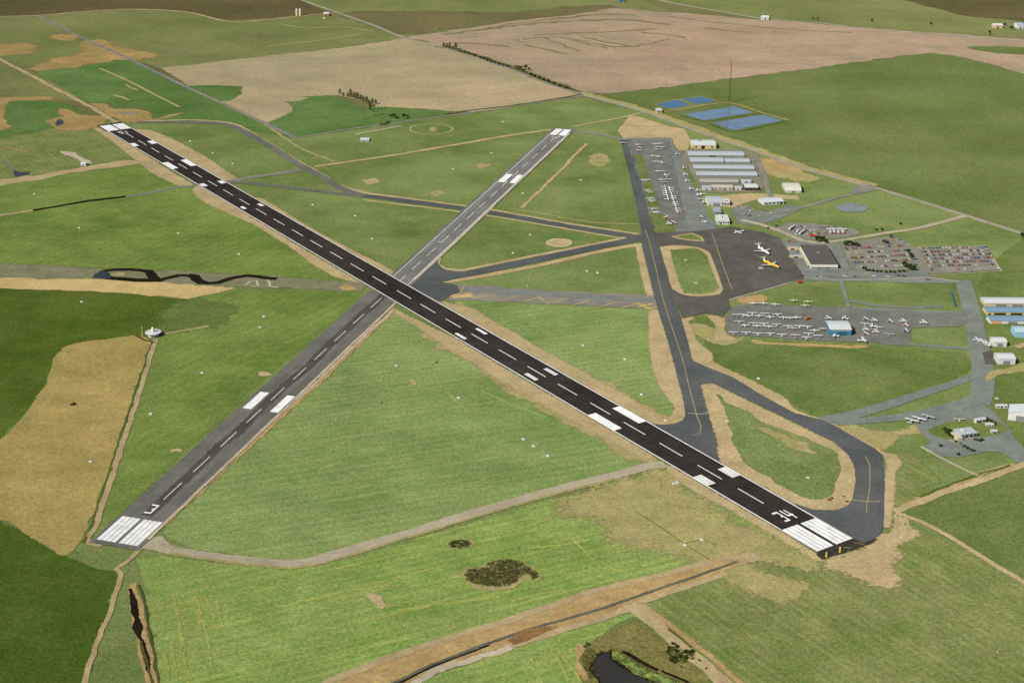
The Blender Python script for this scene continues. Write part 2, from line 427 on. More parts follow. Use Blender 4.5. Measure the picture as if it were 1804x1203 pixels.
poly('field', [(14, 180), (60, 178), (110, 182), (145, 196), (132, 204), (112, 193), (108, 206), (84, 214), (98, 222), (60, 234), (-30, 244), (0, 230), (20, 226), (10, 208)], G_BLUE, 3, 12, 5)
poly('field', [(-30, 178), (30, 171), (88, 171), (90, 177), (40, 180), (16, 186), (12, 208), (24, 226), (-30, 234)], OCHF, 2, 24, 6)
poly('field', [(80, 215), (100, 208), (112, 205), (110, 193), (136, 198), (150, 206), (188, 203), (188, 214), (168, 224), (130, 230), (106, 229)], OCHF, 4, 16, 6)
poly('pond', [(97, 219), (104, 210), (113, 214), (112, 219), (100, 223)], WCREEK, 5, 0, 0.5)
poly('field', [(158, 183), (188, 182), (200, 192), (250, 193), (264, 199), (271, 210), (300, 203), (325, 199), (300, 207), (270, 215), (230, 215), (190, 206), (176, 195)], OCHF, 4, 16, 6)
poly('pond', ell(227, 200, 16, 2.6, 12), PAVE, 5, 4, 1)
poly('grass', [(-60, 245), (60, 234), (110, 226), (172, 224), (240, 264), (250, 288), (215, 284), (120, 302), (-60, 322)], G_SE, 2, 8, 3, False)
poly('dirt', [(-60, 332), (0, 327), (60, 318), (140, 303), (220, 293), (248, 286), (216, 283), (120, 300), (60, 310), (-60, 322)], DIRT, 3, 6, 3)
strip('ditch', [(-20, 268), (8, 286), (30, 305)], 4, gm('pale_ditch_silt', (118, 134, 136), (104, 120, 122), (130, 132, 118), big=30, mid=9, cm=0.4, ga=0.3, seed=60), 4, 2)
poly('pond', [(26, 300), (36, 304), (52, 303), (50, 308), (28, 312), (24, 308)], WCREEK, 4, 1, 1)
strip('path', [(-20, 256), (20, 262), (48, 268)], 7, OCHF, 4, 3, jit=3)
poly('dirt', [(108, 266), (130, 270), (155, 284), (158, 290), (146, 290), (125, 278)], PALE, 4, 8, 4)
# tan centre fields
poly('field', [(283, 121), (450, 101), (600, 85), (712, 68), (762, 76), (830, 97), (900, 123), (1022, 169), (900, 188), (838, 198), (740, 195), (665, 190), (640, 178), (600, 168), (520, 172), (498, 177), (520, 190), (508, 203), (470, 217), (440, 206), (392, 183), (330, 150)], TAN, 2, 6, 3, False)
poly('field', [(334, 152), (380, 151), (430, 153), (432, 160), (418, 170), (400, 180), (385, 177)], G_BLUE, 3, 12, 5)
poly('field', [(468, 218), (500, 206), (514, 197), (518, 187), (496, 178), (520, 171), (592, 170), (635, 188), (650, 207), (668, 212), (650, 226), (560, 238), (520, 243)], G_BLUE, 3, 5, 3, False)
poly('field', [(490, 178), (520, 171), (545, 172), (530, 177), (505, 182)], TAN, 3, 6, 2)
poly('field', [(655, 190), (740, 192), (800, 197), (790, 202), (700, 216), (660, 222), (640, 208)], G_BLUE, 3, 12, 5)
# pinkish bare land to the right of the road
poly('field', [(716, 66), (800, 54), (900, 38), (1000, 28), (1080, 15), (1180, 22), (1350, 36), (1530, 50), (1700, 62), (2000, 84), (2000, 168), (1804, 130), (1740, 112), (1690, 100), (1640, 93), (1580, 100), (1450, 118), (1350, 131), (1180, 153), (1062, 166), (1030, 163), (900, 115), (830, 92)], TANP, 2, 8, 4, False)
poly('field', [(1700, 84), (1760, 82), (2000, 92), (2000, 108), (1804, 97), (1740, 92)], G_FARR, 3, 12, 5)
for pts, wd in ([((780, 62), (900, 46), (1000, 38), (1100, 36), (1180, 44)), 16], [((860, 50), (960, 36), (1060, 26), (1120, 28)), 12], [((905, 72), (980, 66), (1040, 76), (1100, 84), (1180, 70)), 9],
                [((1130, 58), (1180, 62), (1210, 68)), 12], [((960, 68), (990, 80), (1020, 90)), 8], [((1000, 68), (1040, 80), (1070, 86)), 8], [((1030, 66), (1070, 76), (1110, 82)), 8],
                [((920, 80), (960, 88), (1000, 96)), 9], [((800, 76), (850, 78), (900, 84)), 9], [((1180, 30), (1260, 40), (1380, 52), (1500, 58)), 8], [((940, 62), (1050, 58), (1160, 52)), 9], [((1240, 50), (1290, 55), (1330, 58)), 10]):
    strip('field_terrace', pts, wd, TERR, 3, wd, jit=wd * 1.2)
for pts in (((915, 70), (965, 84), (1010, 92)), ((960, 64), (1010, 76), (1050, 84)), ((1000, 62), (1050, 74), (1090, 82)), ((1030, 62), (1085, 74), (1120, 80))):
    strip('field_terrace', pts, 8, TAN, 3, 7, jit=6)
# far right
poly('field', [(1130, -90), (2100, -90), (2100, 84), (1700, 62), (1540, 50), (1350, 35), (1240, 16), (1140, 0)], G_FAR, 1, 8, 4, False)
poly('field', [(1560, -90), (2100, -90), (2100, 60), (1804, 38), (1700, 28), (1620, 8), (1570, -6)], B_FAR, 2, 25, 6)
poly('field', [(1062, 167), (1180, 153), (1350, 131), (1450, 118), (1580, 100), (1640, 93), (1690, 100), (1740, 112), (1804, 131), (2100, 190), (2100, 520), (1804, 408), (1540, 328), (1250, 236), (1165, 200), (1040, 172)], G_FARR, 1, 6, 3, False)
# left side fields
poly('field', [(-60, 508), (0, 507), (200, 514), (330, 528), (352, 545), (285, 570), (252, 590), (200, 598), (130, 604), (98, 630), (86, 668), (50, 722), (0, 774), (-120, 800)], gm('olive_dark_crop', (78, 98, 34), (92, 108, 44), (106, 116, 54), big=170, mid=32, cm=0.45, seed=54), 2, 5, 2, False)
poly('field', [(290, 535), (335, 529), (420, 545), (370, 575), (300, 585), (265, 590), (285, 570)], G_RIGHT, 3, 34, 6)
poly('field', [(-200, 880), (-120, 800), (0, 774), (50, 722), (84, 672), (92, 640), (108, 614), (150, 602), (236, 591), (258, 595), (266, 610), (250, 655), (200, 805), (152, 935), (138, 958), (116, 978), (104, 976), (0, 916)], OCHRE, 3, 4, 2)
poly('field', [(-200, 830), (0, 917), (105, 978), (125, 985), (200, 1008), (210, 1018), (180, 1110), (148, 1205), (130, 1260), (-300, 1260)], G_DARK, 2, 5, 2, False)
poly('dirt', [(-60, 489), (60, 489), (170, 491), (300, 498), (418, 508), (330, 527), (200, 515), (0, 508), (-60, 507)], SAND, 3, 3, 1.5, False)
poly('grass', ell(128, 713, 6, 2.4, 10), HEDGE, 5, 3, 1)
# dry, bare and soft patches
poly('dry_grass', [(985, 880), (1080, 850), (1165, 828), (1210, 858), (1310, 925), (1425, 985), (1340, 985), (1240, 990), (1130, 968), (1040, 925)], DRY, 3, 60, 8)
poly('dirt', [(1452, 983), (1500, 972), (1535, 960), (1560, 945), (1578, 905), (1592, 905), (1602, 935), (1585, 965), (1592, 1005), (1570, 1030), (1510, 1015), (1470, 1000)], DIRT, 3, 26, 8)
poly('dry_grass', [(1300, 985), (1350, 1000), (1420, 1040), (1380, 1060), (1310, 1035), (1270, 1010)], DRY, 3, 30, 8)
poly('dry_grass', [(740, 588), (800, 622), (900, 690), (1000, 745), (1110, 805), (1150, 812), (1100, 780), (1000, 724), (900, 668), (800, 612), (745, 580)], DRY, 3, 12, 5)
poly('dry_grass', [(800, 535), (900, 585), (1000, 645), (1060, 668), (1130, 705), (1160, 728), (1190, 744), (1120, 735), (1040, 690), (900, 610)], DRY, 3, 12, 5)
poly('dirt', [(646, 1048), (655, 1043), (672, 1050), (684, 1066), (674, 1071), (660, 1066)], DIRT, 4, 4, 3)
poly('dirt', [(722, 668), (728, 670), (733, 677), (726, 679)], DIRT, 4, 3, 2)
poly('dirt', [(640, 318), (660, 315), (672, 322), (650, 326)], DIRT, 4, 6, 4)
poly('dirt', [(760, 340), (775, 336), (790, 342), (770, 348)], DRY, 4, 6, 4)
poly('dirt', ell(468, 659, 13, 4, 10), DIRT, 4, 4, 3)
poly('dirt', ell(312, 795, 14, 4, 10), DIRT, 4, 5, 4)
poly('dirt', ell(1056, 282, 20, 12, 12), DRY, 3, 22, 4)
poly('dirt', ell(850, 292, 14, 5, 10), DRY, 3, 14, 4)
poly('dirt', ell(1338, 775, 18, 5, 10), DRY, 4, 9, 4)
poly('dirt', [(1338, 755), (1400, 775), (1440, 800), (1400, 790)], DRY, 9, 10, 4)
poly('dirt', [(1410, 300), (1340, 288), (1345, 305), (1400, 318), (1440, 318)], DRY, 3, 12, 5)
poly('dirt', [(1330, 278), (1400, 292), (1410, 302), (1350, 300)], OCHB, 4, 10, 5)
poly('dirt', [(1320, 600), (1390, 604), (1530, 610), (1510, 614), (1400, 610), (1330, 606)], OCHB, 3, 6, 3)
poly('dirt', [(1310, 590), (1300, 596), (1210, 570), (1255, 605), (1300, 604)], DRY, 3, 6, 3)
poly('dirt', [(1480, 748), (1560, 760), (1620, 748), (1590, 770), (1540, 790)], DRY, 3, 14, 5)
poly('dirt', [(1545, 800), (1600, 800), (1650, 850), (1580, 890)], G_SE, 3, 12, 5)
poly('dirt', [(1300, 524), (1340, 519), (1350, 530), (1310, 536)], OCHB, 3, 6, 3)
poly('dirt', [(1230, 352), (1320, 340), (1400, 345), (1410, 352), (1330, 352), (1290, 365)], DIRT, 3, 8, 4)
# ------------------------------------------------------------------ tracks and roads
road = [(505, -14), (530, 0), (600, 25), (660, 46), (714, 68), (780, 84)]
strip('road', road, 11, ROADG, 5, 2)
strip('road', [(780, 84), (840, 102), (900, 122), (960, 146), (1022, 166)], 9, PAVE, 5, 2)
strip('road_verge', [(770, 82), (840, 99), (905, 122), (960, 143), (1010, 160)], 16, HEDGE, 4, 10, jit=10)
strip('road', [(1022, 166), (1130, 196), (1250, 240), (1330, 266), (1420, 299), (1540, 331), (1620, 355), (1700, 380), (1804, 413), (1960, 466)], 12, ROADG, 5, 2)
strip('road_verge', [(1022, 164), (1130, 193), (1250, 236), (1330, 263), (1420, 296), (1540, 328)], 26, DRY, 4, 14, jit=8)
strip('road', [(1120, -10), (1175, 4), (1240, 16), (1340, 33), (1450, 42), (1530, 52), (1640, 60), (1850, 76)], 12, ROADG, 5, 4)
strip('track', [(66, 28), (140, 65), (225, 103), (320, 150), (392, 183), (450, 210), (522, 244)], 9, PAVE, 5, 2)
strip('track', [(-30, 88), (20, 116), (60, 136), (100, 158), (155, 186), (190, 207), (205, 216)], 10, TRACK, 5, 3, jit=3)
strip('track', [(-60, 31), (66, 28), (140, 22), (230, 17), (330, 22), (385, 36), (430, 39), (520, 30), (590, 24)], 9, TRACK, 5, 5, jit=5)
strip('path', [(176, 121), (230, 145), (270, 166), (316, 189)], 6, TRACK, 5, 3)
strip('path', [(200, 168), (215, 172), (228, 177)], 6, TRACK, 5, 3)
strip('path', [(222, 150), (232, 156), (242, 159)], 5, TRACK, 5, 3)
strip('path', [(500, 44), (540, 50), (600, 48), (660, 56)], 7, DRY, 3, 5, jit=4)
strip('path', [(470, 82), (560, 72), (640, 60)], 7, DRY, 3, 5, jit=4)
strip('track', [(522, 244), (600, 230), (690, 218), (760, 208), (838, 198), (930, 184), (1024, 170)], 7, PAVE, 5, 2)
strip('hedge_bank', [(560, 234), (600, 229), (622, 225)], 5, HEDGE, 4, 3, jit=4)
strip('hedge_bank', [(785, 202), (840, 194), (900, 187), (960, 178), (1026, 167)], 7, HEDGE, 5, 3, jit=4)
strip('path', [(626, 237), (660, 231), (706, 223)], 5, PALE, 5, 3, jit=2)
strip('path', [(400, 185), (470, 222), (530, 262), (590, 285)], 6, DRY, 4, 5, jit=3)
strip('path', [(555, 294), (640, 282), (700, 273), (800, 256), (880, 242), (940, 233), (972, 229)], 10, TRACK, 5, 3, jit=2)
strip('path', [(1010, 224), (1060, 214), (1095, 208), (1130, 199)], 7, TRACK, 5, 3, jit=2)
strip('taxiway', [(1005, 231), (1040, 235), (1070, 240), (1094, 247)], 12, PAVE, 6, 3)
strip('path', [(1033, 254), (990, 298), (955, 332), (918, 368)], 6, TRACK, 5, 4, jit=3)
strip('path', [(1000, 316), (1060, 330), (1128, 345), (905, 370)][:0] or [(900, 368), (960, 378), (1040, 392), (1124, 396)], 4, DRY, 5, 3, jit=2)
poly('dirt', ell(985, 428.5, 23.5, 8, 24), PALE, 5, 2, 0.6)
poly('dirt', ell(985, 428.5, 19.5, 6.4, 24), DIRT, 6, 1, 0.4)
for r in ((760, 228, 38, 9),):
    pts = ell(*r, 30)
    strip('path', pts + pts[:2], 5, DRY, 5, 4, jit=2)
poly('dirt', ell(762, 229, 8, 4, 10), DRY, 5, 8, 3)
strip('track', [(345, 327), (310, 331), (270, 339), (222, 347)], 9, PAVE, 5, 3)
strip('ditch', [(222, 347), (160, 354), (100, 364), (58, 371)], 8, DITCHM, 5, 4, jit=3)
strip('track', [(58, 371), (20, 377), (-40, 386)], 8, TRACK, 5, 3)
strip('hedge_bank', [(268, 604), (240, 690), (205, 795), (160, 935), (146, 956)], 3.4, G_DARK, 5, 1.2, jit=1.5)
strip('track', [(274, 598), (246, 690), (212, 795), (166, 935), (152, 948), (158, 957), (180, 962)], 6, TRACK, 5, 1.8, jit=1.5)
strip('hedge_bank', [(238, 592), (258, 600), (272, 604)], 4, HEDGE, 5, 2, jit=2)
strip('path', [(285, 590), (330, 582), (368, 575)], 6, DRY, 5, 4, jit=3)
strip('track', [(248, 966), (232, 984), (210, 998), (206, 1002), (214, 1010), (208, 1035), (194, 1075), (180, 1110), (164, 1155), (148, 1205), (136, 1250)], 4.6, TRACK, 5, 1.8, jit=1.6)
# reedy ditch, bottom left
poly('ditch_bank', [(221, 1036), (226, 1030), (240, 1024), (252, 1060), (262, 1110), (272, 1160), (282, 1215), (284, 1250), (262, 1250), (250, 1180), (238, 1110)], OCHB, 4, 3, 1.5)
poly('ditch', [(224, 1037), (234, 1036), (242, 1060), (247, 1090), (252, 1120), (262, 1160), (266, 1190), (258, 1180), (244, 1130), (232, 1080)], DITCHM, 5, 2.5, 2)
strip('hedge_bank', [(246, 1030), (256, 1070), (266, 1120), (275, 1175), (282, 1240)], 2.0, HEDGE, 5, 1.4, jit=2)
strip('hedge_bank', [(250, 1130), (258, 1165), (268, 1205), (274, 1240)], 2.5, HEDGE, 6, 2, jit=2.6)
# gravel road across the south
strip('road', [(262, 953), (292, 967), (345, 977), (430, 987), (510, 994), (560, 986), (640, 962), (720, 940), (820, 908), (920, 880), (1000, 858), (1080, 838), (1140, 822), (1172, 818)], 14, GRAVEL, 5, 2, jit=1)
strip('road_verge', [(300, 975), (430, 994), (512, 1001), (570, 992), (720, 947), (920, 887), (1080, 845)], 4, DRY, 6, 3, jit=2)
poly('dirt', [(248, 966), (275, 945), (285, 946), (300, 962), (345, 972), (345, 983), (300, 975), (262, 968)], GRAVEL, 5, 3, 1)
strip('road_marking', [(300, 973), (312, 961)], 1.2, YELF, 7, 0.3)
strip('road_marking', [(1093, 832), (1107, 840)], 1.2, PALE, 7, 0.3)
# drain with its two dirt roads
poly('ditch_bank', [(520, 1235), (590, 1200), (700, 1152), (850, 1104), (980, 1061), (1030, 1041), (1130, 1018), (1240, 990), (1305, 974), (1330, 978), (1332, 988), (1250, 1014), (1160, 1050), (1090, 1080), (1000, 1110), (900, 1138), (800, 1172), (730, 1203), (680, 1240)], OCHB, 4, 4, 2, False)
strip('track', [(520, 1232), (590, 1198), (700, 1154), (850, 1107), (980, 1065), (1030, 1046), (1130, 1022), (1230, 996), (1300, 980)], (9, 7), TRACK, 5, 3, jit=2)
strip('track', [(900, 1139), (1000, 1108), (1060, 1090), (1110, 1070), (1180, 1044), (1280, 1010)], 7, TRACK, 5, 3, jit=2)
strip('track', [(690, 1225), (740, 1196), (800, 1172), (850, 1156), (900, 1139)], 8, PALE, 5, 4, jit=5)
strip('ditch', [(640, 1230), (690, 1206), (760, 1172), (860, 1134), (950, 1104), (1060, 1072), (1180, 1031), (1312, 985)], 3.6, DRAIN, 6, 1.2, jit=1)
strip('ditch', [(640, 1234), (692, 1209), (762, 1175), (862, 1137)], 2.2, DITCHM, 6, 1, jit=1)
poly('dirt', [(895, 1128), (925, 1112), (960, 1104), (985, 1102), (950, 1120), (905, 1134)], RUST, 6, 3, 2)
poly('dirt', [(1300, 990), (1285, 984), (1320, 976), (1340, 980), (1330, 992)], DIRT, 6, 6, 3)
poly('track', [(1060, 1088), (1100, 1066), (1140, 1062), (1150, 1078), (1185, 1110), (1225, 1145), (1265, 1180), (1320, 1225), (1275, 1225), (1235, 1180), (1200, 1150), (1165, 1122), (1130, 1092), (1110, 1080)], TRACK, 6, 2.5, 1.5, False)
strip('ditch_bank', [(1150, 1078), (1190, 1108), (1230, 1142), (1275, 1178), (1330, 1225)], 5, OCHB, 7, 2.5, jit=2)
strip('hedge_bank', [(1178, 1108), (1200, 1126), (1218, 1142)], 2, HEDGE, 8, 1.5, jit=2)
# marsh and pond at the bottom
poly('marsh', [(1028, 1138), (1060, 1119), (1100, 1100), (1122, 1094), (1140, 1102), (1165, 1124), (1200, 1152), (1235, 1182), (1280, 1225), (1300, 1250), (1040, 1250), (1018, 1175)], MARSH, 4, 4, 2, False)
poly('grass', [(1072, 1150), (1085, 1148), (1110, 1162), (1150, 1185), (1200, 1205), (1210, 1230), (1160, 1230), (1110, 1180)], G_FORE, 5, 5, 3)
poly('ditch_bank', [(1018, 1130), (1030, 1140), (1022, 1165), (1036, 1195), (1030, 1200), (1014, 1170)], OCHB, 5, 4, 2)
poly('pond', [(1044, 1168), (1050, 1158), (1060, 1152), (1074, 1148), (1076, 1160), (1092, 1174), (1118, 1190), (1150, 1206), (1170, 1240), (1070, 1240), (1058, 1196), (1046, 1182)], WDARK, 7, 0, 1)
poly('pond_bank', [(1040, 1168), (1050, 1155), (1062, 1150), (1075, 1146), (1078, 1160), (1096, 1172), (1120, 1187), (1152, 1203), (1175, 1240), (1062, 1240), (1054, 1198), (1042, 1182)], DITCHM, 6, 3, 2)  # black rim round the water: the bank's shadow put into the colour
strip('ditch', [(1096, 1148), (1112, 1156), (1128, 1164), (1142, 1172), (1160, 1180)], 4, DITCHM, 7, 2, jit=3)
strip('ditch', [(1166, 1182), (1184, 1190), (1206, 1199), (1225, 1212)], 3, DITCHM, 7, 1.5, jit=1.5)
# roads, bottom right
strip('track', [(1575, 902), (1620, 884), (1680, 862), (1740, 842), (1800, 820), (1900, 780)], 9, TRACK, 6, 3, jit=2)
strip('ditch_bank', [(1590, 892), (1640, 870), (1700, 846), (1760, 824), (1786, 818)], 7, OCHB, 5, 5, jit=3)
strip('hedge_bank', [(1620, 876), (1680, 852), (1730, 834), (1780, 820)], 3.5, G_DARK, 6, 2.5, jit=2.5)
strip('track', [(1578, 904), (1620, 918), (1680, 950), (1740, 988), (1810, 1030), (1900, 1085)], 6, TRACK, 6, 2, jit=1)
strip('path', [(1622, 787), (1660, 808), (1700, 828), (1722, 838)], 4, GRAVEL, 6, 1)
strip('path', [(1640, 760), (1665, 772), (1690, 782)], 4, GRAVEL, 6, 1)
strip('path', [(1575, 905), (1580, 940), (1568, 975)], 3, TRACK, 6, 2, jit=2)
strip('path', [(1592, 905), (1602, 930), (1590, 955)], 3, TRACK, 6, 2, jit=2)
for yy, x0, x1 in ((976, 1460, 1530), (986, 1470, 1548), (996, 1490, 1565), (1006, 1510, 1570)):
    strip('path', [(x0, yy + 6), ((x0 + x1) / 2, yy), (x1, yy - 8)], 2.2, TRACK, 5, 1.5, jit=2)
strip('path', [(1120, 902), (1160, 926), (1206, 959), (1250, 986)], 1.5, G_RIGHT, 5, 1.2, jit=1)
strip('path', [(1206, 958), (1225, 953), (1240, 950), (1262, 962)], 1.3, G_RIGHT, 5, 1.2, jit=1)
# terminal side roads
strip('road', [(1700, 381), (1660, 392), (1610, 404), (1560, 411), (1510, 420), (1450, 428), (1415, 425), (1385, 412), (1340, 396), (1305, 388)], 10, GRAVEL, 6, 2)
strip('path', [(1548, 334), (1500, 343), (1462, 352), (1430, 362), (1400, 368), (1352, 378)], 8, PAVE, 6, 2)
poly('car_park', [(1510, 328), (1536, 326), (1540, 336), (1515, 342), (1498, 340)], PAVE, 6, 4, 1)
poly('pond', ell(1501, 367, 27, 7.5, 24), gm('blue_grey_gravel', (122, 134, 138), (132, 142, 144), (112, 122, 122), big=40, mid=12, cm=0.4, ga=0.2, seed=49), 6, 3, 1)
poly('car_park', [(1345, 372), (1395, 362), (1420, 366), (1360, 390), (1330, 398), (1300, 392), (1290, 372), (1305, 362)], ASPHO, 5, 6, 2)
poly('car_park', [(1374, 402), (1390, 393), (1440, 395), (1505, 404), (1512, 414), (1440, 424), (1400, 420), (1376, 414)], LOT, 5, 3, 1)
poly('car_park', [(1480, 428), (1520, 424), (1570, 416), (1602, 428), (1620, 470), (1600, 477), (1510, 478), (1498, 470)], LOT, 5, 3, 1, False)
poly('car_park', [(1596, 424), (1614, 437), (1738, 432), (1764, 476), (1640, 484), (1618, 470)], LOT, 6, 2, 0.6, False)
strip('kerb', [(1735, 434), (1764, 478)], 1.5, PALE, 7, 0.3)
strip('kerb', [(1640, 486), (1764, 478)], 1.5, PALE, 7, 0.6)
poly('forecourt', [(1372, 421), (1410, 424), (1480, 430), (1500, 478), (1600, 480), (1625, 470), (1640, 488), (1700, 498), (1650, 500), (1500, 496), (1418, 496), (1396, 456)], ASPHO, 5, 3, 1, False)
strip('road', [(1690, 497), (1640, 490), (1560, 492), (1480, 494), (1420, 490), (1380, 502), (1330, 516), (1284, 529)], 4.5, ROADG, 6, 2)
strip('path', [(1482, 494), (1486, 510), (1492, 530), (1495, 542)], 6, ASPHO, 6, 1.5)
strip('road', [(1696, 494), (1704, 520), (1712, 550), (1722, 600), (1730, 640), (1732, 680), (1724, 712)], (22, 26), ASPHO, 5, 3)
strip('kerb', [(1676, 514), (1680, 528), (1684, 541)], 2, WDEEP, 7, 0.3)
strip('road', [(1500, 545), (1560, 547), (1640, 551), (1720, 553)], 14, ASPHO, 6, 3)
strip('road', [(1498, 530), (1540, 538), (1600, 542), (1660, 540)], 9, ASPHO, 5, 4)
poly('apron', [(1278, 560), (1288, 540), (1330, 536), (1400, 539), (1480, 542), (1560, 548), (1700, 552), (1712, 566), (1690, 576), (1606, 578), (1602, 610), (1530, 604), (1460, 602), (1400, 599), (1340, 594), (1282, 591)], ASPHG, 6, 3, 1, False)
strip('road', [(1600, 606), (1640, 610), (1700, 615), (1735, 622)], 8, ASPHO, 6, 3)
strip('road', [(1448, 742), (1500, 732), (1560, 715), (1620, 695), (1680, 676), (1725, 660)], (20, 12), ASPHO, 6, 4)
strip('road', [(1470, 746), (1540, 740), (1600, 734), (1660, 722), (1720, 706)], (12, 24), ASPHO, 6, 4)
poly('forecourt', [(1600, 736), (1650, 728), (1700, 718), (1724, 706), (1745, 722), (1780, 760), (1804, 790), (1850, 830), (1800, 822), (1768, 798), (1740, 796), (1690, 806), (1664, 806), (1622, 788), (1640, 780), (1628, 766)], ASPHO, 5, 4, 1, False)
poly('grass', [(1640, 752), (1690, 742), (1740, 738), (1772, 752), (1760, 764), (1700, 772), (1668, 778), (1645, 768)], G_RIGHT, 7, 4, 2)
strip('track', [(1790, 612), (1804, 608), (1850, 600)], 10, DIRT, 6, 4)
poly('dirt', [(1735, 655), (1775, 650), (1804, 640), (1850, 640), (1800, 656), (1755, 662), (1735, 672)], DRY, 6, 6, 3)
poly('apron', [(1731, 622), (1747, 618), (1754, 642), (1736, 643)], ASPHD, 7, 1, 0.3, False)

poly('apron', [(1208, 266), (1318, 266), (1338, 300), (1346, 322), (1340, 338), (1300, 340), (1232, 338), (1222, 316)], gm('hangar_ground', (134, 132, 112), (122, 124, 100), (146, 138, 112), big=40, mid=12, cm=0.5, ga=0.35, seed=58), 6, 8, 2)
strip('road', [(1330, 272), (1338, 290), (1348, 312), (1352, 335), (1362, 352)], 9, PAVE, 7, 3)
# ------------------------------------------------------------------ shoulders, taxiways, aprons
SH = dict(soft=8, jit=0.5)
poly('shoulder', [(232, 229), (265, 230), (310, 248), (372, 283), (412, 311), (425, 320), (395, 322), (340, 296)], DIRT, 4, **SH)
poly('shoulder', [(172, 226), (240, 263), (302, 303), (344, 329), (312, 327), (270, 307), (235, 280), (200, 252)], DIRT, 4, **SH)
poly('shoulder', [(342, 331), (455, 391), (550, 448), (640, 501), (622, 497), (590, 489), (545, 462), (520, 442), (450, 398)], DIRT, 4, **SH)
poly('shoulder', [(450, 349), (600, 437), (698, 489), (690, 476), (650, 455), (600, 431), (540, 398), (462, 350)], DIRT, 4, **SH)
poly('shoulder', [(690, 543), (810, 601), (900, 656), (1035, 733), (1150, 803), (1165, 818), (1140, 815), (1100, 790), (1000, 736), (900, 681), (800, 620), (730, 574), (692, 550)], DIRT, 4, **SH)
poly('shoulder', [(775, 533), (830, 545), (900, 583), (960, 618), (1050, 668), (1130, 713), (1165, 735), (1205, 745), (1175, 749), (1140, 748), (1040, 692), (900, 610)], DIRT, 4, **SH)
poly('shoulder', [(1168, 818), (1180, 820), (1310, 897), (1440, 975), (1452, 988), (1435, 986), (1300, 907), (1200, 852)], DIRT, 4, **SH)
strip('shoulder', [(630, 545), (560, 612), (480, 680), (380, 770), (270, 868), (215, 918)], 9, OCHB, 4, 5, jit=3)
strip('shoulder', [(694, 546), (640, 597), (560, 675), (500, 728), (400, 820), (310, 903), (280, 930)], 8, OCHB, 4, 5, jit=3)
strip('shoulder', [(692, 548), (640, 594), (558, 673), (498, 726), (398, 818), (306, 903)], 3.5, PALE, 5, 1.5, jit=1)
# taxiway A's shoulders
poly('shoulder', [(1119, 431), (1129, 429), (1141, 475), (1153, 521), (1139, 522), (1128, 478)], DIRT, 4, **SH)
poly('shoulder', [(1143, 545), (1161, 545), (1176, 600), (1188, 640), (1205, 707), (1208, 738), (1190, 748), (1140, 746), (1160, 738), (1178, 737), (1189, 720), (1174, 698), (1152, 660), (1143, 606)], DIRT, 4, **SH)
poly('shoulder', [(1200, 562), (1212, 556), (1225, 560), (1214, 566), (1222, 585), (1232, 605), (1254, 622), (1258, 638), (1300, 658), (1370, 694), (1388, 706), (1402, 723), (1430, 734), (1455, 737), (1440, 740), (1400, 729), (1353, 704), (1290, 666), (1240, 646), (1220, 635)], DIRT, 4, **SH)
poly('shoulder', [(1240, 555), (1275, 562), (1279, 590), (1300, 597), (1262, 598), (1262, 570)], DIRT, 3, 6, 3)
poly('shoulder', [(1450, 743), (1475, 748), (1557, 797), (1576, 800), (1590, 816), (1578, 832), (1574, 900), (1560, 930), (1553, 880), (1556, 805), (1470, 757)], DIRT, 4, **SH)
poly('shoulder', [(1235, 678), (1255, 676), (1353, 724), (1470, 781), (1496, 803), (1507, 826), (1508, 850), (1500, 886), (1480, 898), (1430, 899), (1397, 889), (1350, 861), (1273, 818), (1262, 775), (1247, 727)], DIRT, 7, **SH)
poly('grass', [(1264, 694), (1277, 709), (1320, 728), (1353, 747), (1420, 772), (1465, 793), (1478, 808), (1480, 825), (1473, 852), (1462, 876), (1445, 882), (1428, 880), (1390, 866), (1353, 843), (1312, 815), (1290, 778), (1279, 734)], GRASS, 8, 4, 2)
strip('shoulder', [(255, 214), (330, 212), (400, 216), (432, 228), (520, 282), (560, 304), (600, 328), (650, 341), (780, 358)], 8, DIRT, 4, 4, jit=3)
strip('shoulder', [(650, 342), (720, 350), (800, 361), (870, 371), (1000, 394), (1126, 413)], 7, DIRT, 6, 3, jit=2)
strip('shoulder', [(640, 353), (760, 367), (870, 382), (1000, 404), (1110, 423)], 6, DIRT, 4, 3, jit=2)
strip('shoulder', [(800, 480), (850, 470), (930, 453), (1060, 428), (1120, 414)], 8, DIRT, 4, 3, jit=2)
strip('shoulder', [(776, 499), (850, 487), (940, 470), (1060, 443), (1126, 431)], 11, DIRT, 4, 3, jit=2)
poly('shoulder', [(772, 456), (778, 456), (776, 466), (785, 472), (820, 476), (815, 479), (785, 476), (772, 466)], DIRT, 6, 2, 1)
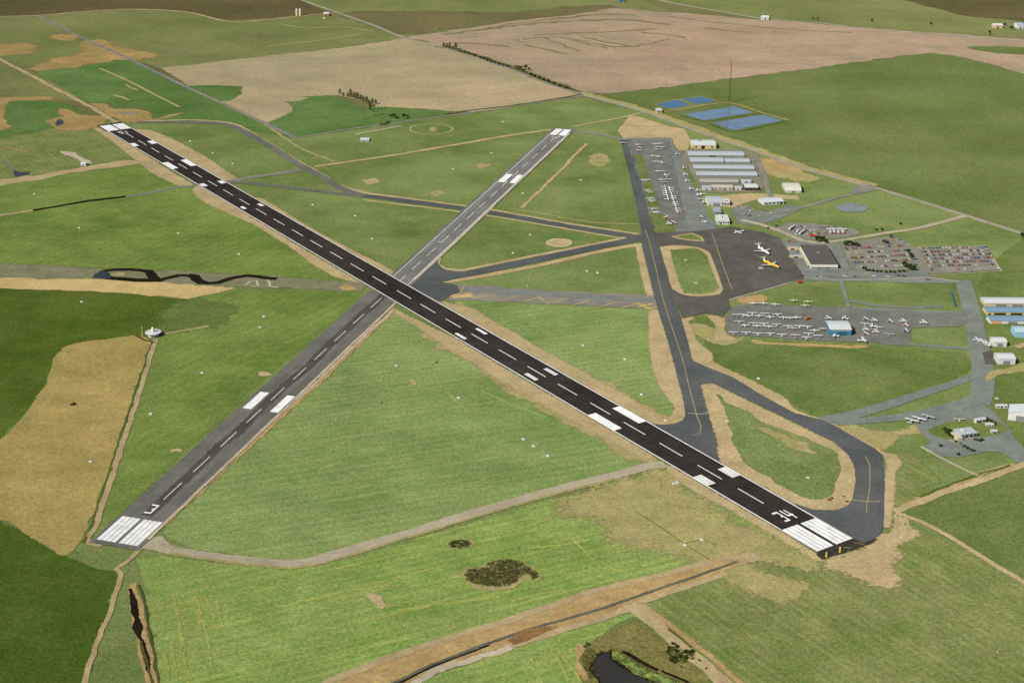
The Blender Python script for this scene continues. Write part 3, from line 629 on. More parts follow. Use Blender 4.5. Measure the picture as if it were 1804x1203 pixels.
# closed east-west runway and its gravel
poly('runway', [(-60, 465), (60, 466), (170, 474), (300, 479), (480, 487), (620, 497), (645, 500), (640, 514), (500, 509), (420, 506), (300, 498), (170, 491), (-60, 490)], gm('overgrown_gravel', (136, 132, 108), (122, 126, 92), (150, 144, 118), big=70, mid=18, cm=0.55, ga=0.4, streak=(0, 6, 0.5, (104, 118, 66)), seed=55), 4, 9, 4, False)
poly('runway', [(795, 500), (830, 503), (1000, 514), (1155, 522), (1158, 546), (1000, 537), (830, 529), (790, 530)], PAVE, 4, 4, 2, False)
strip('runway', [(810, 510), (1000, 521), (1150, 530)], 16, ASPHO, 5, 5)
poly('dirt', [(596, 508), (606, 502), (622, 505), (628, 510), (612, 512)], OCHB, 5, 5, 2)
poly('dirt', [(794, 520), (830, 517), (832, 523), (800, 526)], SAND, 5, 4, 2)
for a in ((880, 528, 868, 533), (879, 531, 914, 522), (828, 517, 837, 527), (800, 522, 832, 516), (837, 527, 872, 518), (878, 531, 914, 522), (918, 533, 950, 524), (948, 524, 968, 536), (966, 534, 1002, 526), (1008, 539, 1042, 529), (1053, 542, 1088, 532), (1096, 543, 1124, 535), (1122, 534, 1146, 545), (1124, 541, 1150, 536), (1135, 545, 1158, 542)):
    if a[0] in (880, 879):
        continue
    strip('closed_marking', [a[:2], a[2:]], 2.8, YELF if a[0] < 1120 else YEL, 7, 0.6)
strip('closed_marking', [(820, 502), (811, 516)], 2, YELF, 7, 0.6)
# creek
strip('stream', [(170, 486), (185, 478), (200, 476), (230, 475), (262, 479), (272, 485)], 11, DITCHM, 6, 2, jit=2)
strip('stream', [(166, 487), (200, 491), (240, 494), (285, 495)], 13, DITCHM, 6, 2, jit=2)
poly('stream', [(164, 488.5), (180, 478), (192, 482), (196, 491), (180, 492)], WCREEK, 7, 1.5, 1)
poly('stream', [(258, 476), (269, 476), (278, 486), (288, 496), (268, 496), (258, 488)], DITCHM, 7, 2, 1)
strip('stream', [(278, 495), (292, 492), (315, 486), (335, 486), (348, 494), (365, 500), (385, 498), (410, 490), (435, 487), (470, 490), (488, 492)], 11, DITCHM, 6, 2, jit=3)
poly('stream', [(334, 483), (352, 485), (356, 493), (372, 501), (350, 501), (338, 494)], DITCHM, 7, 2, 1)
poly('dirt', [(196, 484), (210, 480), (222, 482), (218, 487), (200, 487)], YELF, 7, 2, 1)
pts = ell(446, 501, 14, 5, 14)
strip('path', [(432, 503), (440, 497), (452, 495), (455, 504), (446, 506)], 3.5, PALE, 7, 1.5)
strip('path', [(470, 494), (474, 497), (476, 505), (490, 507)], 3.5, PALE, 7, 1.5)
# the taxiway pavements
poly('taxiway', [(1092, 247), (1107, 301), (1122, 368), (1130, 411), (1130, 428), (1141, 475), (1152, 521), (1163, 560), (1177, 602), (1187, 639), (1204, 707), (1208, 730), (1203, 741), (1188, 747), (1165, 749), (1140, 746), (1180, 778), (1225, 803), (1273, 822), (1264, 777), (1247, 727), (1234, 677), (1225, 650), (1218, 634), (1212, 602), (1199, 561), (1182, 511), (1172, 475), (1162, 436), (1155, 405), (1140, 350), (1124, 301), (1112, 247)], ASPH, 6, 1.5, 0.3, False)
poly('taxiway', [(1216, 634), (1240, 645), (1290, 665), (1353, 703), (1400, 728), (1450, 741), (1475, 753), (1540, 790), (1556, 803), (1558, 850), (1557, 925), (1550, 943), (1522, 957), (1500, 952), (1395, 886), (1430, 898), (1470, 900), (1492, 893), (1502, 880), (1507, 850), (1506, 825), (1495, 803), (1470, 780), (1400, 745), (1353, 722), (1300, 697), (1255, 676), (1230, 677)], ASPH, 8, 1.5, 0.3, False)
strip('taxiway', [(240, 216), (330, 216), (395, 219), (430, 232), (475, 258), (520, 287), (560, 308), (600, 332), (640, 346)], 16, ASPHM, 5, 3)
strip('taxiway', [(640, 345), (720, 355), (800, 366), (870, 376), (1000, 399), (1132, 420)], 17, ASPH, 5, 2)
strip('taxiway', [(385, 321), (440, 323), (500, 330), (560, 337), (640, 347)], 14, ASPHM, 5, 3)
strip('taxiway', [(400, 321), (440, 313), (480, 308), (530, 300)], 14, PAVE, 5, 4)
strip('taxiway', [(770, 494), (830, 482), (930, 461), (1060, 434), (1140, 418)], 20, ASPH, 5, 2)
poly('taxiway', [(720, 501), (772, 458), (778, 472), (816, 478), (826, 487), (778, 497), (805, 503), (812, 515), (793, 522), (775, 532), (735, 512)], ASPH, 5, 1.5, 0.5, False)
poly('apron', [(1092, 244), (1183, 243), (1190, 265), (1210, 270), (1213, 300), (1222, 328), (1238, 352), (1245, 378), (1262, 398), (1262, 405), (1225, 412), (1190, 416), (1150, 410), (1122, 330)], ASPHO, 5, 2, 0.5, False)
poly('apron', [(1103, 250), (1178, 248), (1196, 330), (1206, 385), (1200, 404), (1188, 404), (1150, 400), (1130, 330)], ASPHG, 6, 8, 2, False)
poly('grass', [(1116, 273), (1130, 272), (1142, 310), (1168, 380), (1190, 404), (1190, 410), (1154, 411), (1140, 350)], G_RIGHT, 7, 3, 2, False)
for q in ((1128, 316, 1136, 322), (1136, 334, 1146, 341), (1141, 347, 1152, 356), (1147, 366, 1160, 378)):
    poly('apron', [(q[0], q[1]), (q[2], q[1]), (q[2] + 4, q[3]), (q[0] + 4, q[3])], ASPHO, 8, 2, 0.5, False)
poly('apron', [(1150, 412), (1190, 409), (1225, 408), (1290, 400), (1345, 410), (1374, 420), (1396, 456), (1418, 491), (1350, 508), (1283, 528), (1287, 543), (1272, 557), (1240, 552), (1204, 562), (1180, 511), (1160, 440)], ASPHD, 7, 1.5, 0.3, False)
poly('dirt', [(1088, 236), (1092, 222), (1110, 205), (1124, 206), (1180, 224), (1206, 228), (1216, 242), (1212, 267), (1193, 265), (1183, 244), (1100, 245)], DIRT, 4, 4, 2, False)
strip('hedge_bank', [(1092, 223), (1130, 223), (1160, 224)], 4, OCHB, 5, 3, jit=3)
poly('grass', [(1205, 296), (1222, 318), (1232, 330), (1222, 332), (1212, 312)], G_RIGHT, 7, 4, 1)
poly('shoulder', [(1162, 436), (1176, 434), (1192, 433), (1227, 436), (1250, 446), (1262, 476), (1274, 511), (1268, 519), (1232, 523), (1200, 519), (1184, 510), (1174, 475)], DIRT, 8, 1.5, 0.5, True)
poly('grass', [(1179, 441), (1200, 440), (1224, 438), (1243, 448), (1256, 481), (1267, 508), (1256, 516), (1234, 519), (1205, 517), (1194, 490)], GRASS, 9, 2.5, 1)
poly('shoulder', [(1182, 418), (1200, 414), (1220, 411), (1236, 418), (1242, 426), (1214, 425)], DIRT, 8, 1.5, 0.5)
poly('grass', [(1190, 418), (1204, 415), (1220, 413), (1232, 419), (1236, 424), (1214, 423)], GRASS, 9, 2, 0.8)
strip('taxiway_line', [(1137, 405), (1146, 436), (1157, 480), (1166, 520), (1178, 560), (1192, 602), (1204, 640), (1216, 690), (1228, 735), (1235, 752), (1232, 765), (1220, 768)], 0.9, YELF, 9, 0.3)
strip('taxiway_line', [(1254, 412), (1264, 440), (1276, 475), (1290, 512)], 0.9, YELF, 9, 0.3)
strip('taxiway_line', [(1525, 805), (1532, 820), (1532, 860), (1528, 884), (1526, 905)], 0.8, YELF, 9, 0.3)
strip('holding_line', [(1503, 882), (1525, 884), (1551, 884)], 1.1, DIRT, 9, 0.3)
strip('holding_line', [(1212, 729), (1230, 730), (1247, 729)], 1.0, PAINTO, 9, 0.3)
strip('holding_line', [(1137, 412), (1142, 430), (1148, 450)], 1.0, ASPHD, 9, 0.5)

# ------------------------------------------------------------------ the two runways with their paint
X0 = Vector((-159.63, 1910.742, 0))
def frame(a):
    d = Vector((math.sin(a), math.cos(a), 0)); n = Vector((math.cos(a), -math.sin(a), 0))
    return lambda t, l: X0 + d * t + n * l
MA = frame(-0.5964817); RA = frame(0.2809762)
def rects(fr, lst):
    V, F = [], []
    for t0, t1, l0, l1 in lst:
        k = len(V)
        V += [fr(t0, l0), fr(t1, l0), fr(t1, l1), fr(t0, l1)]
        F.append((k, k + 1, k + 2, k + 3))
    return V, F
def pave(fr, lst, mat, z, name='runway'):
    V, F = rects(fr, lst)
    return link(name, sheet_mesh(name, [(v.x, v.y, z) for v in V], F), mat, None, 'structure')
def marks(name, fr, lst, mat, z, parent):
    V, F = rects(fr, lst)
    return link(name, sheet_mesh(name, [(v.x, v.y, z) for v in V], F), mat, parent)
def digits(name, fr, txt, t0, lc, flip, mat, z, parent, hgt=17.5, wid=6.4):
    """block digits; flip=+1: top of the digit lies towards +t"""
    s = 1.35
    G = {'1': [(0, 1, .4, .62)],
         '2': [(.0, .13, 0, 1), (.87, 1, 0, 1), (.44, .57, 0, 1), (.5, 1, .78, 1), (0, .5, 0, .22)],
         '3': [(.0, .14, 0, .78), (.86, 1, 0, .78), (.44, .56, .5, .78), (0, 1, .78, 1)],
         '4': [(0, .95, .66, .88), (.34, .47, .22, .66), (.34, 1, 0, .22), (.34, .47, .88, 1.05)],
         '6': [(.0, .13, 0, 1), (.87, 1, 0, 1), (.44, .57, 0, 1), (0, 1, 0, .22), (0, .5, .78, 1)]}
    n = len(txt)
    gap = 3.4
    tot = n * wid + (n - 1) * gap
    lst = []
    for i, ch in enumerate(txt):
        x0 = -tot / 2 + i * (wid + gap)
        for (a, b, c, d) in G[ch]:
            lst.append((t0 + flip * a * hgt, t0 + flip * b * hgt, lc + flip * (x0 + c * wid), lc + flip * (x0 + d * wid)))
    # same-plane overlaps inside one number are lifted apart by a hair
    V, F = rects(fr, lst)
    VV = []
    for i, v in enumerate(V):
        VV.append((v.x, v.y, z + 0.004 * (i // 4 % 6)))
    return link(name, sheet_mesh(name, VV, F), mat, parent)
def threshold(t0, t1, hw, gap, n, slit):
    out = []
    for sgn in (-1, 1):
        w = (hw - gap - slit * (n - 1)) / n
        for i in range(n):
            a = gap + i * (w + slit)
            out.append((t0, t1, sgn * a, sgn * (a + w)))
    return out

main = pave(MA, [(-824, 1052, -23.6, 23.6)], BLACK, 0.86)
main['label'] = 'long black asphalt runway numbered 34, white paint, crossing the picture'
zp = 0.92
marks('edge_line', MA, [(-768, 1000, -22.9, -21.5), (-768, 1000, 21.5, 22.9), (-816, -768, -22.9, -22.3), (-816, -768, 22.3, 22.9)], PAINT, zp, main)
cl = [(419.8 + 60.96 * k - 37, 419.8 + 60.96 * k, -0.62, 0.62) for k in range(-5, 10)] + [(16, 54, -.62, .62)] + [(-12.3 - 60.96 * k - 37, -12.3 - 60.96 * k, -0.62, 0.62) for k in range(0, 12)]
marks('centreline', MA, cl, PAINT, zp, main)
marks('threshold_marking', MA, threshold(-815.6, -768.5, 21.8, 1.9, 4, 0.55), PAINT, zp, main)
marks('threshold_marking', MA, threshold(998, 1043, 21.8, 1.6, 4, 0.3), PAINT, zp, main)
def tdz(t0, t1, l0, n):
    out = []
    for s in (-1, 1):
        for i in range(n):
            out.append((t0, t1, s * (l0 + i * 3.0), s * (l0 + i * 3.0 + 2.4)))
    return out
marks('touchdown_marking', MA, tdz(-662.5, -640, 11.0, 4), PAINT, zp, main)
marks('aiming_marking', MA, [(-511, -464.5, -22.6, -11), (-511, -464.5, 11.6, 22.6)], PAINT, zp, main)
marks('touchdown_marking', MA, tdz(-356, -333.5, 11.0, 2), PAINT, zp, main)
marks('touchdown_marking', MA, [(-206, -183.5, -17.4, -13), (-206, -183.5, 12.6, 17)], PAINT, zp, main)
marks('touchdown_marking', MA, [(428, 442, -17, -11.5), (428, 442, 11.5, 18)], PAINT, zp, main)
marks('touchdown_marking', MA, [(575, 592, -20, -11.8), (575, 592, 11.6, 20)], PAINT, zp, main)
marks('aiming_marking', MA, [(699, 744, -22.4, -11), (699, 744, 11.4, 22.4)], PAINT, zp, main)
marks('touchdown_marking', MA, [(871, 894, -22, -12.6), (871, 894, 10.8, 21)], PAINT, zp, main)
digits('runway_number', MA, '34', -759, 0.4, 1, PAINT, zp, main, 20)
digits('runway_number', MA, '16', 986, -1.0, -1, PAINT, zp, main, 18)
# yellow chevrons on the stub beyond the end
tz = zlev(9)
strip('chevron_marking', [(1456, 973.5), (1455, 983)], 1.5, YEL, 10, 0.2)
strip('chevron_marking', [(1480, 964.5), (1479, 975)], 1.5, YEL, 10, 0.2)
strip('chevron_marking', [(1486, 965), (1500, 966)], 0.9, OCHB, 10, 0.2)
strip('chevron_marking', [(1503, 957), (1512, 957.5), (1524, 961)], 0.9, OCHB, 10, 0.2)
poly('blast_pad', [(1436, 977), (1448, 986), (1462, 983), (1500, 970), (1535, 958), (1545, 950), (1520, 944), (1505, 948)], gm('oily_blast_pad', (58, 54, 47), (68, 64, 56), (84, 78, 68), big=40, mid=10, cm=0.5, ga=0.35, seed=57), 7, 1.5, 0.6, False)

rw = pave(RA, [(-721, -17, -24.5, 25.5)], RW3, 0.80)
rw['label'] = 'worn grey runway numbered 3 with white threshold bars at lower left'
rf = pave(RA, [(17, 912, -20.5, 21)], RW21, 0.80)
rf['label'] = 'pale grey narrow runway beyond the crossing, with white edge lines'
wstrip('worn_band', [RA(-660, -0.5), RA(-26, -0.5)], 12, gm('rubber_worn_asphalt', (84, 81, 74), (92, 88, 82), (76, 73, 66), big=60, mid=16, cm=0.4, ga=0.2, seed=51), 0.81, 9, False, 3, rw, None)
wstrip('worn_band', [RA(-620, 17), RA(-26, 17)], 8, ASPHM, 0.812, 8, False, 3, rw, None)
wstrip('runway_edge', [RA(-700, 24.0), RA(-30, 24.0)], 3.5, PALE, 0.82, 3, False, 1.2, rw, None)
wstrip('worn_edge', [RA(40, 17.5), RA(880, 17.5)], 4.5, PALE, 0.82, 4, False, 2.5, rf, None)
wstrip('worn_band', [RA(20, -9.5), RA(840, -9.5)], 6, ASPHO, 0.815, 4, False, 2.5, rf, None)
zq = 0.845
marks('threshold_marking', RA, threshold(-714, -667.5, 20.8, 1.7, 4, 0.55), PAINT, zq, rw)
marks('aiming_marking', RA, [(-410, -364, -20.6, -10.3), (-410, -364, 11.8, 21.2)], PAINT, zq, rw)
marks('centreline', RA, [(-77.7 - 60.96 * k, -77.7 - 60.96 * k + 37, -.6, .6) for k in range(0, 10)], PAINTO, zq, rw)
digits('runway_number', RA, '3', -656, -1.5, 1, PAINT, zq, rw, 18, 7.5)
marks('edge_line', RA, [(20, 858, -15.2, -13.9), (20, 858, 15.0, 16.3)], PAINTO, zq, rf)
marks('centreline', RA, [(32, 52, -.6, .6)] + [(77 + 61 * k, 77 + 61 * k + 36, -.6, .6) for k in range(0, 13) if k != 2] + [(204, 239, -.6, .6), (201, 204, -5, .6)], PAINTO, zq, rf)
marks('aiming_marking', RA, [(530, 580, -14, -3.2), (530, 580, 5.4, 14.8)], PAINT, zq, rf)
marks('threshold_marking', RA, threshold(857, 903, 14.4, 1.8, 3, 0.25), PAINT, zq, rf)
digits('runway_number', RA, '21', 851, 0, -1, PAINTO, zq, rf, 17, 6)

# ------------------------------------------------------------------ sewage ponds
BERM = gm('pond_berm', (172, 150, 112), (158, 140, 100), (120, 122, 72), big=40, mid=12, cm=0.5, ga=0.3, seed=44)
poly('pond_bank', [(1150, 184.5), (1199, 173.5), (1236, 169.5), (1270, 178.5), (1228, 187), (1182, 194)], G_SE, 3, 4, 2, False)
poly('pond', [(1156, 185), (1187, 177), (1199, 178), (1216, 186), (1182, 192)], WDEEP, 5, 0, 0.3, False)
poly('pond', [(1201, 175.5), (1235, 171), (1264, 178.7), (1229, 184.3)], WDEEP, 5, 0, 0.3, False)
poly('pond', [(1205, 202), (1250, 195), (1293, 188), (1327, 199), (1280, 206), (1240, 213)], WPALE, 5, 0, 0.3, False)
poly('pond', [(1255, 217.6), (1300, 210), (1344, 203), (1378, 213.3), (1335, 222), (1293, 230)], WPALE, 5, 0, 0.3, False)
strip('pond_bank', [(1168, 198), (1200, 193), (1240, 186), (1284, 181), (1305, 186), (1330, 195), (1345, 200), (1392, 213)], 6, BERM, 4, 3, jit=2)
strip('pond_bank', [(1198, 204), (1240, 215), (1246, 215), (1290, 208), (1340, 200)], 5, G_DARK, 4, 4, jit=2)
strip('pond_bank', [(1248, 218), (1290, 232), (1335, 225), (1385, 215)], 6, G_DARK, 4, 4, jit=2)

# ------------------------------------------------------------------ buildings
WHITE = pm('white_painted_metal', (236, 236, 230), wave=1.2)
ROOFG = pm('pale_grey_sheet_roof', (204, 211, 214), 0.55, wave=1.2)
ROOFW = pm('white_sheet_roof', (232, 236, 234), 0.5, wave=1.2)
ROOFB = pm('blue_sheet_roof', (138, 170, 194), 0.55, wave=1.2)
WALLB = pm('blue_painted_wall', (70, 136, 168))
WALLG = pm('grey_wall', (166, 166, 160), wave=1.5)
WALLT = pm('tan_wall', (226, 208, 170))
WALLY = pm('yellow_wall', (234, 214, 160))
BRICK = pm('brown_brick_wall', (120, 66, 44))
DARKR = pm('dark_gravel_roof', (98, 92, 82), 0.9, scale=0.15, var=0.2)
GLASS = pm('dark_window', (40, 46, 52), 0.2, spec=0.6)
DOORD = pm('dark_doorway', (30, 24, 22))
DOORG = pm('grey_door', (140, 142, 140))
ORANGE = pm('orange_panel', (236, 176, 116))
CREAM = pm('cream_metal', (222, 222, 200), wave=1.2)
WOOD = pm('weathered_wood', (112, 88, 62))

def boxes(lst):
    """list of (x0,x1,y0,y1,z0,z1) -> mesh data"""
    V, F = [], []
    for x0, x1, y0, y1, z0, z1 in lst:
        k = len(V)
        V += [(x0, y0, z0), (x1, y0, z0), (x1, y1, z0), (x0, y1, z0), (x0, y0, z1), (x1, y0, z1), (x1, y1, z1), (x0, y1, z1)]
        F += [(k, k+3, k+2, k+1), (k+4, k+5, k+6, k+7), (k, k+1, k+5, k+4), (k+1, k+2, k+6, k+5), (k+2, k+3, k+7, k+6), (k+3, k, k+4, k+7)]
    return V, F
def mesh(name, V, F):
    me = bpy.data.meshes.new(name)
    me.from_pydata([tuple(v) for v in V], [], F)
    me.update()
    return me
def part(name, lst, mat, parent):
    V, F = boxes(lst)
    return link(name, mesh(name, V, F), mat, parent)

def bld(name, xl, xr, yb, yt, h, roof, wallm, roofm, label, cat, rise=None, doors=(), wins=0, group=None, extra=None, rowwin=None, yaw=0.0):
    """photo extents: base corners xl..xr at yb, rear roof line at yt; h = eaves height in metres"""
    a, b = U((xl, yb)), U((xr, yb))
    back = U(((xl + xr) / 2, yt), h).y
    ln = (b - a).length
    dp = max(4.0, back - (a.y + b.y) / 2)
    rz = math.atan2(b.y - a.y, b.x - a.x) * 0.3 + yaw
    r = empty(name, ((a.x + b.x) / 2, (a.y + b.y) / 2 + dp / 2, 0), rz)
    tag(r, label, cat, group)
    hw, hd = ln / 2, dp / 2
    rise = rise if rise is not None else (min(dp * 0.13, 4.0) if roof == 'gable' else 0.5)
    t = 0.3
    if roof == 'gable':            # ridge along the front
        V = [(-hw, -hd, 0), (hw, -hd, 0), (hw, hd, 0), (-hw, hd, 0), (-hw, -hd, h), (hw, -hd, h), (hw, hd, h), (-hw, hd, h), (-hw, 0, h + rise), (hw, 0, h + rise)]
        F = [(0, 1, 5, 4), (2, 3, 7, 6), (1, 2, 6, 9, 5), (3, 0, 4, 8, 7)]
        o = 0.5
        sl = rise / hd
        e = h - o * sl + 0.06
        RV, RF = [], []
        for s in (-1, 1):
            k = len(RV)
            p = [(-hw - o, s * (hd + o), e), (hw + o, s * (hd + o), e), (hw + o, 0, h + rise + .06), (-hw - o, 0, h + rise + .06)]
            RV += p + [(x, y, z + t) for x, y, z in p]
            RF += [(k, k+1, k+2, k+3), (k+4, k+5, k+6, k+7), (k, k+1, k+5, k+4), (k+1, k+2, k+6, k+5), (k+3, k, k+4, k+7)]
    elif roof == 'end':            # ridge runs away from the viewer
        V = [(-hw, -hd, 0), (hw, -hd, 0), (hw, hd, 0), (-hw, hd, 0), (-hw, -hd, h), (hw, -hd, h), (hw, hd, h), (-hw, hd, h), (0, -hd, h + rise), (0, hd, h + rise)]
        F = [(0, 1, 5, 8, 4), (2, 3, 7, 9, 6), (1, 2, 6, 5), (3, 0, 4, 7)]
        o = 0.5
        e = h - o * rise / hw + 0.06
        RV, RF = [], []
        for s in (-1, 1):
            k = len(RV)
            p = [(s * (hw + o), -hd - o, e), (s * (hw + o), hd + o, e), (0, hd + o, h + rise + .06), (0, -hd - o, h + rise + .06)]
            RV += p + [(x, y, z + t) for x, y, z in p]
            RF += [(k, k+1, k+2, k+3), (k+4, k+5, k+6, k+7), (k, k+1, k+5, k+4), (k+1, k+2, k+6, k+5), (k+3, k, k+4, k+7)]
    elif roof == 'arch':           # barrel roof, ridge along the front
        V = [(-hw, -hd, 0), (hw, -hd, 0), (hw, hd, 0), (-hw, hd, 0)]
        F = []
        n = 12
        prof = [(-hd * math.cos(PI * i / n), h * 0.55 + (h * 0.45 + rise) * math.sin(PI * i / n)) for i in range(n + 1)]
        for s in (-1, 1):
            k = len(V)
            V += [(s * hw, y, z) for y, z in prof] + [(s * hw, hd, 0), (s * hw, -hd, 0)]
            F.append(tuple(range(k, k + n + 3)))
        k = len(V)
        V += [(-hw, -hd, 0), (hw, -hd, 0), (hw, -hd, h * .55), (-hw, -hd, h * .55), (-hw, hd, 0), (hw, hd, 0), (hw, hd, h * .55), (-hw, hd, h * .55)]
        F += [(k, k+1, k+2, k+3), (k+4, k+5, k+6, k+7)]
        RV, RF = [], []
        for i in range(n + 1):
            y, z = prof[i]
            RV += [(-hw - .3, y * 1.02, z + .08), (hw + .3, y * 1.02, z + .08), (-hw - .3, y * 1.04, z + .3), (hw + .3, y * 1.04, z + .3)]
        for i in range(n):
            k = i * 4
            RF += [(k, k+1, k+5, k+4), (k+2, k+3, k+7, k+6), (k, k+2, k+6, k+4), (k+1, k+3, k+7, k+5)]
    else:                          # flat with a parapet edge
        V, F = boxes([(-hw, hw, -hd, hd, 0, h)])
        F = [F[0]] + F[2:]
        p = 0.35
        RV, RF = boxes([(-hw - .1, hw + .1, -hd - .1, hd + .1, h - .25, h + .05), (-hw - .1, hw + .1, -hd - .1, -hd + p, h + .05, h + rise), (-hw - .1, hw + .1, hd - p, hd + .1, h + .05, h + rise),
                        (-hw - .1, -hw + p, -hd + p, hd - p, h + .05, h + rise), (hw - p, hw + .1, -hd + p, hd - p, h + .05, h + rise)])
    link('wall', mesh('wall', V, F), wallm, r)
    link('roof', mesh('roof', RV, RF), roofm, r)
    for (f0, f1, hh, m) in doors:
        part('door', [(-hw + f0 * ln, -hw + f1 * ln, -hd - 0.12, -hd + 0.05, 0.02, hh)], m, r)
    for i in range(wins):
        x = -hw + ln * (i + 0.5) / wins
        ww = min(1.6, ln / wins * 0.3)
        part('window', [(x - ww, x + ww, -hd - 0.1, -hd + 0.05, h * 0.35, h * 0.75)], GLASS, r)
    if rowwin:
        z0, z1 = rowwin
        part('window_band', [(-hw + 1, hw - 1, -hd - 0.1, -hd + 0.05, z0, z1)], GLASS, r)
    if extra:
        extra(r, hw, hd, h + rise)
    return r

HG = 'hangar rows by the road'
def cupola(r, hw, hd, z):
    part('roof_vent', [(-8, -5, hd * .1, hd * .55, z - 1.6, z + 2.4)], ROOFB, r)
bld('hangar', 1219, 1261, 263, 247, 7, 'gable', WALLY, ROOFW, 'yellow walled hangar under white roof with blue roof vent, rearmost by the road', 'hangar', 2.2, [(.38, .52, 6, DOORD), (.02, .08, 3, BRICK)], 3, HG, cupola)
bld('hangar', 1213, 1311, 277, 267, 3.0, 'gable', WALLG, ROOFG, 'long pale grey hangar with dark open bays, second from the back', 'hangar', 1.4, [(.37, .42, 2.7, DOORD), (.43, .48, 2.7, DOORD), (.05, .1, 2.7, DOORG), (.6, .66, 2.7, DOORG), (.75, .81, 2.7, DOORG)], 0, HG)
bld('hangar', 1217, 1275, 288, 278, 3.0, 'gable', WALLG, ROOFG, 'light grey hangar in the third row from the back, left of its gap', 'hangar', 1.4, [(.2, .3, 2.7, DOORG), (.5, .6, 2.7, DOORG)], 0, HG)
bld('hangar', 1278, 1321, 288.6, 279.5, 3.0, 'gable', WALLG, ROOFG, 'shorter light grey hangar in the third row, right of its gap', 'hangar', 1.4, [(.2, .35, 2.7, DOORG), (.6, .75, 2.7, DOORG)], 0, HG)
bld('hangar', 1223, 1329, 300.5, 291, 3.0, 'gable', WALLG, ROOFG, 'long grey hangar of the fourth row, unbroken roof, below the gapped row', 'hangar', 1.4, [(i / 10 + .02, i / 10 + .08, 2.7, DOORG) for i in range(10)], 0, HG)
bld('hangar', 1228, 1334, 312.5, 302.5, 3.0, 'gable', WALLG, ROOFG, 'long grey hangar in the fifth row, directly above the tan roofed one', 'hangar', 1.4, [(i / 10 + .02, i / 10 + .08, 2.7, DOORG) for i in range(10)], 0, HG)
bld('hangar', 1234, 1301, 324.5, 315.5, 3.0, 'gable', WALLG, pm('tan_grey_roof', (190, 186, 170), wave=1.2), 'tan grey roofed hangar of the sixth row, with dark doors along its front', 'hangar', 1.4, [(i / 7 + .03, i / 7 + .12, 2.7, DOORG) for i in range(7)], 0, HG)
bld('shed', 1307, 1323, 323.5, 316.5, 4, 'gable', WHITE, ROOFG, 'small pale shed at the right end of the sixth hangar row', 'shed', 1.2, [(.3, .6, 3, DOORG)], 0, HG)
bld('shed', 1238, 1253, 336, 327, 4.5, 'gable', WHITE, pm('lavender_grey_roof', (196, 190, 202)), 'small lavender grey roofed building at the left end of the front row', 'shed', 1.4, [(.3, .6, 3, DOORG)], 0)
bld('workshop', 1255, 1291, 335.5, 326, 4.5, 'gable', pm('pale_cream_wall', (230, 216, 190)), pm('cream_roof', (216, 206, 184), wave=1.2), 'long cream workshop between two small sheds in the front hangar row', 'workshop', 1.5, [(.1, .2, 3.2, DOORG), (.5, .6, 3.2, DOORG)], 4)
bld('shed', 1295, 1306, 336, 328, 4.2, 'gable', WHITE, ROOFG, 'small pale shed between the cream workshop and the brown brick building', 'shed', 1.2, [(.3, .6, 3, DOORG)], 0)
bld('brick_building', 1312, 1335, 336.5, 324, 5.5, 'gable', BRICK, ROOFW, 'brown brick building with white roof at right end of the front row', 'building', 1.4, [(.4, .5, 2.4, DOORD)], 5)
bld('hangar', 1247, 1272, 363, 346, 6, 'gable', WHITE, ROOFG, 'large white walled hangar with pale grey roof beside the north apron', 'hangar', 2, [(.12, .2, 3, DOORD), (.35, .85, 4.4, DOORG)], 0)
def dormer(r, hw, hd, z):
    part('dormer', [(-2.6, 2.6, -hd * .7, 0, z - 2.5, z - .2)], pm('faded_red_panel', (206, 120, 96)), r)
bld('annex', 1274, 1285, 363, 350, 5.5, 'gable', WHITE, ROOFW, 'small white annex with faded red dormer against the white walled hangar', 'building', 1.8, [(.4, .55, 2.3, DOORD)], 2, None, dormer)
bld('office', 1258, 1271, 378, 365.5, 4, 'flat', WALLG, pm('blue_grey_flat_roof', (172, 182, 194)), 'blue grey flat roofed office behind the white flat roofed block', 'office', 0.5, [(.4, .55, 2.3, DOORD)], 3)
bld('office', 1264, 1285, 396, 379, 6, 'flat', WHITE, ROOFW, 'white flat roofed block on the corner between the two aprons', 'office', 0.6, [(.2, .3, 2.4, DOORD)], 5, None, lambda r, hw, hd, z: part('roof_unit', [(-hw * .6, -hw * .1, 0, hd * .6, z - .5, z + 1.6)], WHITE, r))
bld('quonset_hut', 1384, 1411, 340, 322, 6, 'arch', CREAM, pm('cream_arched_roof', (232, 232, 210), wave=1.0), 'cream barrel roofed hut standing alone on the grass below the road', 'hut', 2.5, [(.4, .6, 3.2, DOORG)], 0)
bld('warehouse', 1341, 1379, 361, 348.5, 4.5, 'gable', WHITE, ROOFW, 'long low white warehouse set at an angle below the barrel roofed hut', 'warehouse', 1.4, [(.1, .2, 3.2, DOORG), (.8, .9, 3, DOORD)], 5, None, None, None, 0.24)
bld('terminal', 1427, 1475, 474, 432.5, 7, 'flat', pm('bright_white_wall', (244, 240, 226)), DARKR, 'airport terminal with broad dark flat roof and bright white front wall', 'terminal', 0.6, [(.3, .36, 2.6, DOORD), (.6, .66, 2.6, DOORD)], 0, None,
    lambda r, hw, hd, z: (part('roof_unit', [(-2, 3, hd * .1, hd * .2, z - .6, z + 1.2)], pm('roof_unit_grey', (150, 140, 124)), r), part('canopy', [(-hw - 3.2, -hw - .1, -hd + 4, hd - 3, 3.0, 3.4)], pm('pale_canopy', (206, 196, 160)), r)), (1.2, 2.4))
bld('shed', 1388, 1406, 441, 437, 3.6, 'flat', WALLT, pm('pale_flat_roof', (220, 210, 188)), 'small pale baggage shed beside the left wall of the terminal', 'shed', 0.4, [(.3, .6, 2.6, DOORD)], 0)
